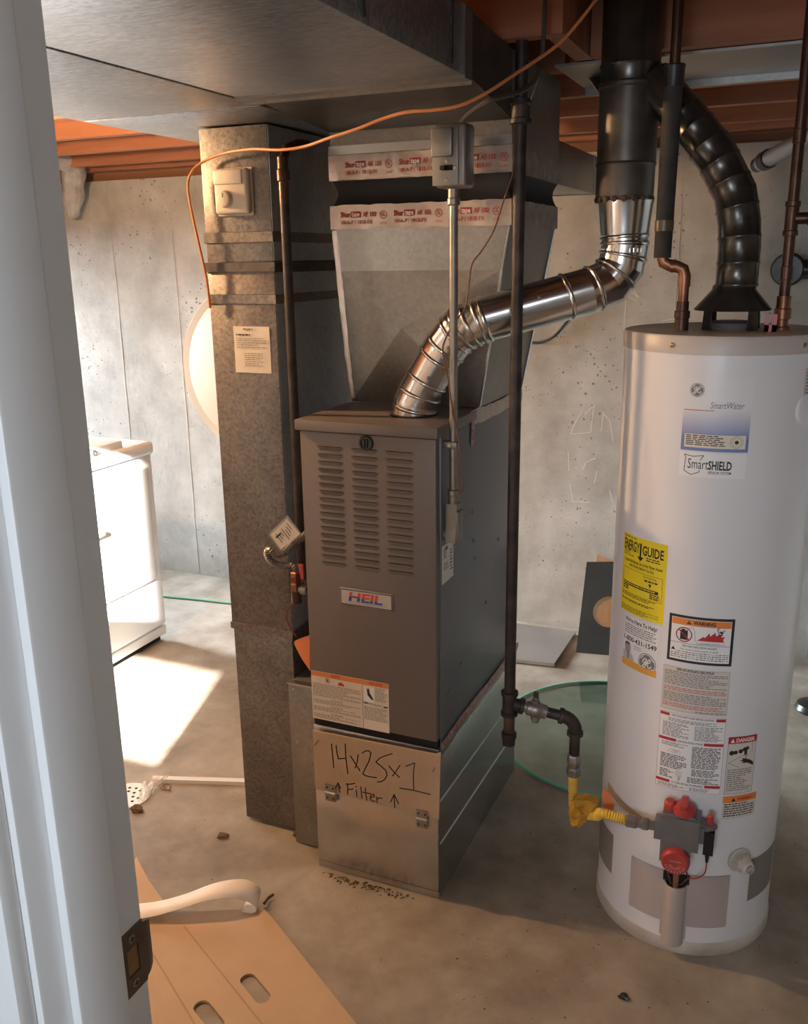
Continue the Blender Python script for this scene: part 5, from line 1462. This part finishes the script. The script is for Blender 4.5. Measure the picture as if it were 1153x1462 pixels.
m = MB(); m.tube([pts[4] - Vector((.012, 0, 0)), pts[4], pts[5], pts[6], pts[6] - Vector((0, 0, .022))], .0128, copper, 16); make('elbow', m, parent=cp)
m = MB(); m.lathe((xf, .19, HH - .002), (0, 0, 1), [(0, .0145), (.026, .0145), (.027, .0165), (.042, .0165), (.043, .013), (.062, .013)], copper_dk, 16); make('fitting', m, parent=cp)
# right-hand copper riser with tee
xr = on_y(1115, 465, .26).x
cr_ = thing('copper_outlet', (xr, .26, HH), 'tall dark copper riser with a side tee on the heater top', 'pipe')
m = MB(); m.tube([(xr, .26, HH + .04), (xr, .26, 1.75), (xr, .26, 2.25)], .0112, copper_dk, 16); make('riser', m, parent=cr_)
m = MB(); m.lathe((xr, .26, HH - .006), (0, 0, 1), [(0, .016), (.010, .017), (.012, .013), (.026, .0135), (.028, .0175), (.048, .0175), (.05, .0145), (.075, .0145)], copper, 16); make('fitting', m, parent=cr_)
zt2 = on_y(1133, 312, .26).z
m = MB(); fitting(m, (xr, .26, zt2), (0, 0, 1), .07, .0135, copper_dk, .002); m.lathe((xr, .26, zt2), (1, 0, 0), [(.008, .012), (.030, .012), (.031, .0145), (.05, .0145)], copper_dk, 14); make('tee', m, parent=cr_)
m = MB(); m.tube([(xr + .045, .26, zt2), (X1 - .005, .26, zt2)], .011, copper_dk, 12); make('side_branch', m, parent=cr_)
for z in (1.58, 1.85, 1.70):
    m = MB(); m.lathe((xr, .26, z), (0, 0, 1), [(-.014, .0112), (-.013, .013), (.013, .013), (.014, .0112)], copper_dk, 16); make('coupling', m, parent=cr_)
# black drain cleanout on the back wall and grey pipe stub
q_ = on_y(1124, 385, YB - .10)
ab = thing('drain_cleanout', (q_.x, YB - .05, q_.z - .06), 'round black drain cleanout fitting on the back wall', 'pipe fitting')
m = MB(); m.lathe(q_, (0, 1, 0), [(-.01, .020), (-.01, .050), (.0, .054), (.02, .054), (.022, .060), (.045, .060), (.046, .052), (.098, .052)], abs_m, 32); make('hub', m, parent=ab)
m = MB(); m.lathe(q_ + Vector((.04, .04, 0)), (1, 0, 0), [(0, .036), (.07, .036), (.072, .042), (X1 - .045 - q_.x, .042)], abs_m, 24); make('side_pipe', m, parent=ab)
a_, b_ = on_y(1080, 236, 1.50), on_y(1160, 192, 1.20)
gs = thing('pipe_stub', tuple(a_), 'grey pipe stub with black coupling below the joists', 'pipe')
dd = (b_ - a_).normalized()
m = MB(); m.tube([a_ + dd * .03, b_, b_ + dd * ((2.025 - b_.z) / dd.z)], .026, steel_pipe, 20); make('pipe', m, parent=gs)
m = MB(); m.lathe(a_, dd, [(0, .020), (.002, .024), (.05, .024), (.052, .031), (.085, .031), (.087, .027)], abs_m, 20); make('coupling', m, parent=gs)
m = MB(); m.lathe(a_ - dd * .012, dd, [(0, .008), (.002, .016), (.012, .020)], steel_pipe, 16); make('end_cap', m, parent=gs)
# diagonal strut
a_, b_ = on_y(779, 8, .75), on_y(850, 108, .60)
m = MB(); m.tube([a_ + (a_ - b_) * .5, b_ + (b_ - a_) * .3], .020, flue_dark, 16); make('diagonal_pipe', m, label='dark diagonal pipe running up behind the vent stack', cat='pipe')

# ================================================================== THERMOSTAT, NOTICE ON THE RETURN DUCT
th = thing('thermostat', (-.206, .09, 1.732), 'ivory dial thermostat mounted on the return duct', 'thermostat')
def tp_(u, v, y): return Vector((-.256 + .098 * u, y, 1.730 + .106 * v))
m = MB(); m.bbox(-.255, -.158, .078, .0995, 1.731, 1.836, ivory, .008, 3); m.prism([(-.258, .0995, 1.728), (-.155, .0995, 1.728), (-.155, .0995, 1.838), (-.258, .0995, 1.838)], (0, -.003, 0), ivory); make('housing', m, parent=th)
m = MB(); m.bbox(-.253, -.171, .074, .079, 1.800, 1.833, ivory2, .003); make('upper_cover', m, parent=th)
m = MB(); m.lathe((-.222, .079, 1.766), (0, -1, 0), [(0, .0205), (.003, .0205), (.006, .019), (.012, .017), (.013, .014)], ivory2, 28); dk_ = make('dial', m, parent=th)
m = MB(); m.box(-.2235, -.2215, .0652, .0662, 1.770, 1.780, grey_ink); make('dial_mark', m, parent=dk_)
P = Print(plane_map((-.237, .0992, 1.344), (1, 0, 0), (0, 0, 1), (0, -1, 0)))
n = 6
for i in range(n):
    for j in range(n):
        g = lambda a, b: P.map(.107 * a / n, .117 * b / n, .0008 + .0009 * math.sin(a * 2.1 + b) * math.cos(b * 1.7))
        P.mb.poly([g(i, j), g(i + 1, j), g(i + 1, j + 1), g(i, j + 1)], cream_pap)
P.lines(.030, .112, .060, .106, 1, grey_ink, .6, 0, .0026); P.lines(.008, .098, .050, .093, 1, black_ink, .7, 0, .0026); P.lines(.008, .088, .098, .060, 5, grey_ink, .3, .5, .0026); P.lines(.030, .050, .085, .014, 7, grey_ink, .3, .4, .0026)
make('paper_notice', P.mb, label='cream paper notice stuck on the return duct', cat='notice', angle=80)

# ================================================================== LEFT BACKGROUND
# washer facing right
WX, WY0, WY1 = -1.378, .47, 1.129
ws = thing('washing_machine', (WX - .33, .8, 0), 'bright white laundry appliance standing in sunlight by the wall', 'washing machine')
m = MB(); m.bbox(WX - .66, WX, WY0, WY1, .075, .86, appl, .018, 3); make('cabinet', m, parent=ws)
m = MB(); m.box(WX - .64, WX - .03, WY0 + .02, WY1 - .02, .0, .075, gap_m); make('plinth_recess', m, parent=ws)
m = MB(); m.bbox(WX - .05, WX - .004, WY0 + .01, WY1 - .004, .03, .072, appl, .006); make('toe_kick', m, parent=ws)
m = MB(); m.bbox(WX - .66, WX + .012, WY0 - .004, WY1 + .004, .845, .90, appl, .016, 3); make('top', m, parent=ws)
m = MB(); m.bbox(WX - .004, WX + .012, WY0 + .06, WY1 - .05, .30, .80, appl, .010, 3); dr = make('front_door', m, parent=ws)
m = MB(); m.bbox(WX + .011, WX + .028, WY0 + .22, WY1 - .35, .585, .605, appl, .006); make('handle', m, parent=dr)
m = MB(); m.bbox(WX - .62, WX - .012, WY0, WY1 - .16, .897, .930, appl, .006, 3); cs_ = make('control_console', m, parent=ws)
m = MB(); m.lathe((WX - .0125, .785, .915), (1, 0, 0), [(0, .014), (.018, .013), (.020, .010), (.020, .006), (.016, .006)], iron_lite, 18); make('knob', m, parent=cs_)
# round tan tabletop on the wall
dc = Vector((-1.325, YB - .004, 1.115)); dr_ = .415
td = thing('round_tabletop', (dc.x, YB - .02, dc.z - dr_), 'large round tan board on the wall behind the return duct', 'round board')
m = MB(); m.lathe(dc, (0, -1, 0), [(.001, dr_ - .01), (.004, dr_), (.030, dr_), (.036, dr_ - .004), (.036, dr_ - .035)], tan_rim, 72); make('rim', m, parent=td)
m = MB(); m.lathe(dc, (0, -1, 0), [(.030, dr_ - .0385), (.0352, dr_ - .0385), (.0362, dr_ - .041)], tan_disc, 72); make('face', m, parent=td)
m = MB(); m.lathe(dc, (0, -1, 0), [(.030, dr_ - .034), (.0335, dr_ - .034), (.0335, dr_ - .040)], dark_line, 72); make('groove', m, parent=td)
# wrapped pipe end at the top of the wall
a_ = on_y(101, 225, 1.72); b_ = on_y(104, 300, 1.80)
m = MB(); pth = smooth_path([a_ + Vector((0, -.15, .0)), a_ + Vector((0, 0, -.02)), a_.lerp(b_, .5) + Vector((-.01, .02, 0)), b_, b_ + Vector((-.02, .03, -.02))], 6)
m.tube(pth, [.055 + .004 * math.sin(i * 5.1) - .045 * max(0, (i - 14) / max(1, len(pth) - 15)) for i in range(len(pth))], duct_lite, 14); make('wrapped_pipe', m, label='crumpled foil-wrapped pipe end below the joists at the wall', cat='pipe', angle=20)
# green cord along the floor near the wall
cable('green_cord', [on_z(a, b, .006) for a, b in ((205, 848), (240, 852), (290, 857), (335, 862), (380, 866))], .005, cable_gr, 'thin green cord lying straight on the floor before the wall', 'cord')
# white strip lying on the floor
a_, b_ = on_z(218, 1112, .008), on_z(352, 1116, .008)
m = MB(); dd = (b_ - a_).normalized(); nn = Vector((-dd.y, dd.x, 0)) * .010; m.hexa([a_ - nn - Vector((0, 0, .0078)), b_ - nn - Vector((0, 0, .0078)), b_ + nn - Vector((0, 0, .0078)), a_ + nn - Vector((0, 0, .0078))], [a_ - nn + Vector((0, 0, .005)), b_ - nn + Vector((0, 0, .005)), b_ + nn + Vector((0, 0, .006)), a_ + nn * .6 + Vector((0, 0, .008))], white_pl)
make('white_strip', m, label='long white plastic strip lying on the floor by the return duct', cat='plastic strip')
cable('twisted_wire', [on_z(a, b, .004) for a, b in ((226, 1117), (230, 1126), (240, 1128), (244, 1122), (238, 1120), (232, 1124), (245, 1130))], .0012, cable_br, 'small kinked wire on the floor by the white strip', 'wire')
# floor drain with clear film
dcn = on_z(182, 1137, 0)
fdn = thing('floor_drain', (dcn.x, dcn.y, 0), 'round pale floor drain grate partly hidden by the door jamb', 'drain')
m = MB(); m.lathe((dcn.x, dcn.y, .0002), (0, 0, 1), [(0, .072), (.003, .072), (.005, .066), (.004, .060), (.004, .002)], white_pl, 36); make('grate', m, parent=fdn)
for r_, k_ in ((.022, 6), (.042, 12)):
    for k in range(k_):
        a = 2 * math.pi * k / k_; m = MB(); m.lathe((dcn.x + r_ * math.cos(a), dcn.y + r_ * math.sin(a), .0040), (0, 0, 1), [(0, .0055), (.0006, .005)], gap_m, 8); make('hole', m, parent=fdn)
m = MB(); n = 9; ca, cb, cc, cd_ = on_z(196, 1152, 0), on_z(206, 1120, 0), on_z(244, 1112, 0), on_z(214, 1142, 0)
g = [[(ca.lerp(cd_, i / n).lerp(cb.lerp(cc, i / n), j / n) + Vector((0, 0, .006 + rnd.uniform(0, .016)))) for i in range(n + 1)] for j in range(n + 1)]
for j in range(n):
    for i in range(n): m.poly([g[j][i], g[j][i + 1], g[j + 1][i + 1], g[j + 1][i]], film_m)
make('plastic_film', m, label='crumpled clear plastic film beside the floor drain', cat='plastic film', angle=10)

# ================================================================== RIGHT BACKGROUND
# round glass tabletop flat on the floor
gc = Vector((.625, 1.02, 0)); gr = .41
gt = thing('glass_tabletop', (gc.x, gc.y, 0), 'round glass tabletop with green edge lying on the floor', 'glass tabletop')
m = MB(); m.lathe(gc + Vector((0, 0, .001)), (0, 0, 1), [(0, gr - .004), (.008, gr - .004)], glass_m, 96); make('pane', m, parent=gt)
m = MB()
m.lathe(gc + Vector((0, 0, .001)), (0, 0, 1), [(0, gr - .0035), (0, gr), (.009, gr), (.009, gr - .0035), (0, gr - .0035)], glass_edge, 96, cap=False); make('edge', m, parent=gt)
# metal sheet slanted on the floor
A = [on_z(x, y, .012) for x, y in ((700, 886), (822, 903), (791, 949), (690, 938))]
m = MB(); m.hexa([A[3] - Vector((0, 0, .011)), A[2] - Vector((0, 0, .011)), A[1] - Vector((0, 0, .011)), A[0] - Vector((0, 0, .011))], [A[3] + Vector((0, 0, .004)), A[2] + Vector((0, 0, .006)), A[1] + Vector((0, 0, .006)), A[0] + Vector((0, 0, .004))], galv_clean)
make('metal_sheet', m, label='flat galvanized sheet lying on the floor against the back wall', cat='metal sheet')
# dark board with a round hole, leaning on the wall, pale wood board behind
def lean(u, v, h=0):      # u along the board, v up the board
    b0 = Vector((.336, 1.655, .0)); U = Vector((.985, .17, 0)); V = Vector((-.03, .50, .86)).normalized()
    N = U.cross(V).normalized()
    return b0 + U * u + V * v + N * h
bm = bmesh.new(); nseg = 28
out = [(0, 0), (.27, 0), (.27, .415), (0, .395)]
outv = [bm.verts.new((a, b, 0)) for a, b in out]
hol = [bm.verts.new((.118 + .068 * math.cos(2 * math.pi * k / nseg), .185 + .068 * math.sin(2 * math.pi * k / nseg), 0)) for k in range(nseg)]
ed = [bm.edges.new((outv[i], outv[(i + 1) % 4])) for i in range(4)] + [bm.edges.new((hol[i], hol[(i + 1) % nseg])) for i in range(nseg)]
bmesh.ops.triangle_fill(bm, use_beauty=True, use_dissolve=False, edges=ed)
r_ = bmesh.ops.extrude_face_region(bm, geom=bm.faces[:])
for v in r_['geom']:
    if isinstance(v, bmesh.types.BMVert): v.co.z += .012
for v in bm.verts: v.co = lean(v.co.x, v.co.y, v.co.z - .012) + Vector((0, 0, .001))
m = MB(); m.from_bm(bm, board_dk); make('dark_board', m, label='dark board with a round hole leaning on the back wall', cat='board')
m = MB(); m.hexa([lean(.03, .0, -.050), lean(.135, .0, -.050), lean(.135, .0, -.028), lean(.03, .0, -.028)], [lean(.04, .43, -.050), lean(.135, .43, -.050), lean(.135, .43, -.028), lean(.04, .43, -.028)], ply)
for i in range(len(m.v)): m.v[i] = m.v[i] + Vector((0, 0, .012))
make('wood_board', m, label='pale wood board leaning behind the dark board', cat='board')
# dark shoe-like lump behind the heater
q_ = on_z(1158, 1015, .0)
m = MB(); m.lathe(q_, (0, 0, 1), [(0, .05), (.012, .06), (.03, .052), (.042, .03), (.046, .004)], black, 18); make('dark_lump', m, label='small dark rounded lump lying on the floor beyond the heater', cat='debris')

# ================================================================== FOREGROUND FLOOR
cs = [on_z(x, y, 0) for x, y in ((150, 1313), (214, 1311), (375, 1299), (392, 1318), (520, 1480), (600, 1600), (80, 1600))]
slots = []
for px0, py0, px1, py1 in ((354, 1402, 375, 1428), (288, 1441, 309, 1467)):
    a_, b_ = on_z(px0, py0, 0), on_z(px1, py1, 0); dd = (b_ - a_); L_ = dd.length; dd.normalize(); nn = Vector((-dd.y, dd.x, 0)); pts = []
    w_ = .0185
    for k in range(9): t = -math.pi / 2 + math.pi * k / 8; pts.append(b_ + dd * (w_ * .9 * math.cos(t)) + nn * (w_ * math.sin(t)))
    for k in range(9): t = math.pi / 2 + math.pi * k / 8; pts.append(a_ + dd * (w_ * .9 * math.cos(t)) + nn * (w_ * math.sin(t)))
    slots.append(pts)
bm = bmesh.new(); ed = []
for loop in [cs] + slots:
    vs = [bm.verts.new((p.x, p.y, .002)) for p in loop]
    ed += [bm.edges.new((vs[i], vs[(i + 1) % len(vs)])) for i in range(len(vs))]
bmesh.ops.triangle_fill(bm, use_beauty=True, use_dissolve=False, edges=ed)
r_ = bmesh.ops.extrude_face_region(bm, geom=bm.faces[:])
for v in r_['geom']:
    if isinstance(v, bmesh.types.BMVert): v.co.z += .006
m = MB(); m.from_bm(bm, card)
cb_ = make('cardboard_sheet', m, label='large flattened cardboard with two oblong slots on the floor', cat='cardboard')
card_fold = plain('cardboard_fold', (.40, .27, .16), .8)
for (xa, ya), (xb, yb_) in (((262, 1322), (420, 1520)), ((205, 1340), (300, 1500))):
    a_, b_ = on_z(xa, ya, .0082), on_z(xb, yb_, .0082); dd = (b_ - a_).normalized(); nn = Vector((-dd.y, dd.x, 0)) * .0022
    m = MB(); m.hexa([a_ - nn, b_ - nn, b_ + nn, a_ + nn], [p + Vector((0, 0, .0006)) for p in (a_ - nn * .3, b_ - nn * .3, b_ + nn * .3, a_ + nn * .3)], card_fold); make('fold_line', m, parent=cb_)
fl = [on_z(x, y, .001) for x, y in ((195, 1225), (212, 1258), (242, 1300), (150, 1304))]
m = MB(); m.prism(fl, (0, 0, .004), card); make('cardboard_flap', m, label='small cardboard corner showing behind the white paper strip', cat='cardboard')
# curled white paper strip
ctr = [(-.42, -.41, .012), (-.34, -.375, .012), (-.28, -.345, .018), (-.22, -.315, .036), (-.165, -.285, .056), (-.12, -.262, .064), (-.085, -.243, .060), (-.062, -.230, .044), (-.052, -.224, .024), (-.060, -.228, .0105), (-.085, -.24, .0100)]
pth = smooth_path(ctr, 6)
m = MB(); L, R = [], []
for i, p in enumerate(pth):
    t = i / (len(pth) - 1); wv = Vector((-.016, .058, 0)).lerp(Vector((-.010, .040, .028)), min(1, max(0, (t - .3) / .3)))
    if t > .8: wv = Vector((-.010, .040, .028)).lerp(Vector((-.012, .045, .006)), (t - .8) / .2)
    L.append(p - wv * .5 + Vector((0, 0, .009))); R.append(p + wv * .5 + Vector((0, 0, .009)))
m.strip(L, R, paper_w)
o_ = make('paper_strip', m, label='curled white paper strip lying on the cardboard', cat='paper strip', angle=80)
md = o_.modifiers.new('thickness', 'SOLIDIFY'); md.thickness = .0006

# lint, crumbs and bits on the floor
def lump(name, px_, py_, r, mat, label, cat, flat=.5, seed=1):
    rr_ = random.Random(seed); q = on_z(px_, py_, 0)
    bm = bmesh.new(); bmesh.ops.create_icosphere(bm, subdivisions=2, radius=1)
    for v in bm.verts:
        k = r * rr_.uniform(.6, 1.25); v.co = Vector((q.x + v.co.x * k * 1.3, q.y + v.co.y * k, max(0.0005, r * flat * .8 + v.co.z * k * flat)))
    m = MB(); m.from_bm(bm, mat); return make(name, m, label=label, cat=cat, angle=20)
lump('dirt_lump', 195, 1158, .016, debris_m, 'brown dirt lump on the floor near the drain', 'debris', .6, 3)
lump('dry_leaf', 318, 1195, .014, debris_m, 'small brown leaf bit on the floor before the return duct', 'debris', .35, 5)
lump('dark_pebble', 890, 1425, .010, black, 'small dark pebble on the floor before the water heater', 'debris', .6, 6)
lump('dry_leaf', 424, 1193, .012, debris_m, 'brown crumb at the foot of the return duct', 'debris', .5, 8)
cable('dark_stick', [on_z(a, b, .012) for a, b in ((377, 1290), (383, 1282), (390, 1277))], .004, debris_m, 'short dark stick by the end of the paper strip', 'stick')
m = MB(); rr_ = random.Random(11)
def crumb(q, r, mat):
    if (q - gc).length < gr + .01 or (q - Vector((HX, HY, 0))).length < HR + .01 or (-.02 < q.x < .37 and -.022 < q.y < .68) or (-.32 < q.x < 0 and .05 < q.y) or q.y < -.22 - abs(q.x + .05) * .55 and q.x < .34: return
    n = len(m.v); 
    for k in range(3): m.v.append(Vector((q.x + rr_.uniform(-r, r), q.y + rr_.uniform(-r, r), .0006)))
    m.v.append(Vector((q.x, q.y, .0006 + r * rr_.uniform(.4, 1))))
    for f in ((0, 1, 2), (0, 1, 3), (1, 2, 3), (2, 0, 3)): m.face([n + i for i in f], mat)
for _ in range(420):
    px_, py_ = rr_.uniform(640, 1150), rr_.uniform(1080, 1460)
    if rr_.random() < max(.15, 1 - abs((py_ - (1420 - (px_ - 640) * .55)) / 160)): crumb(on_z(px_, py_, 0), rr_.uniform(.001, .0042), rr_.choice((debris_m, gap_m, dust_m)))
for _ in range(160): crumb(on_z(rr_.uniform(230, 640), rr_.uniform(1120, 1300), 0), rr_.uniform(.001, .003), rr_.choice((debris_m, dust_m)))
for _ in range(60): crumb(on_z(rr_.uniform(400, 1000), rr_.uniform(1330, 1460), 0), rr_.uniform(.001, .003), rr_.choice((debris_m, dust_m, white_pl)))
for _ in range(260):
    t = rr_.random(); crumb(on_z(470 + 110 * t + rr_.gauss(0, 6), 1247 + 32 * t + rr_.gauss(0, 4), 0), rr_.uniform(.002, .007), rr_.choice((debris_m, dust_m, dust_m)))
make('floor_debris', m, label='scattered grit, lint and crumbs on the concrete floor', cat='debris', kind='stuff', smooth=False)

# ================================================================== CEILING BULB (out of frame, left)
bl = thing('ceiling_bulb', (-1.10, -.16, 1.89), 'bare warm light bulb hanging from the joists', 'light bulb')
m = MB(); m.lathe((-1.10, -.16, 1.965), (0, 0, 1), [(0, .016), (.02, .018), (.05, .03), (.094, .03)], white_pl, 16); make('socket', m, parent=bl)
def bulb_mat():
    m = bpy.data.materials.new('lit_bulb_glass'); m.use_nodes = True
    nt = m.node_tree; nt.nodes.clear()
    out = nt.nodes.new('ShaderNodeOutputMaterial'); ad = nt.nodes.new('ShaderNodeAddShader')
    tr = nt.nodes.new('ShaderNodeBsdfTransparent'); em = nt.nodes.new('ShaderNodeEmission')
    em.inputs[0].default_value = (1, .72, .42, 1); em.inputs[1].default_value = 12
    nt.links.new(tr.outputs[0], ad.inputs[0]); nt.links.new(em.outputs[0], ad.inputs[1]); nt.links.new(ad.outputs[0], out.inputs[0])
    return m
m = MB(); m.lathe((-1.10, -.16, 1.89), (0, 0, 1), [(0, .004), (.004, .018), (.015, .028), (.032, .031), (.05, .025), (.068, .015), (.076, .013)], bulb_mat(), 20); make('bulb_glass', m, parent=bl)
LAMP = light('bulb_light', 'POINT', (-1.10, -.16, 1.92), 100, (1.0, 0.61, 0.31), shadow_soft_size=.035)

for o in bpy.data.objects:
    if '_o' in o: del o['_o']
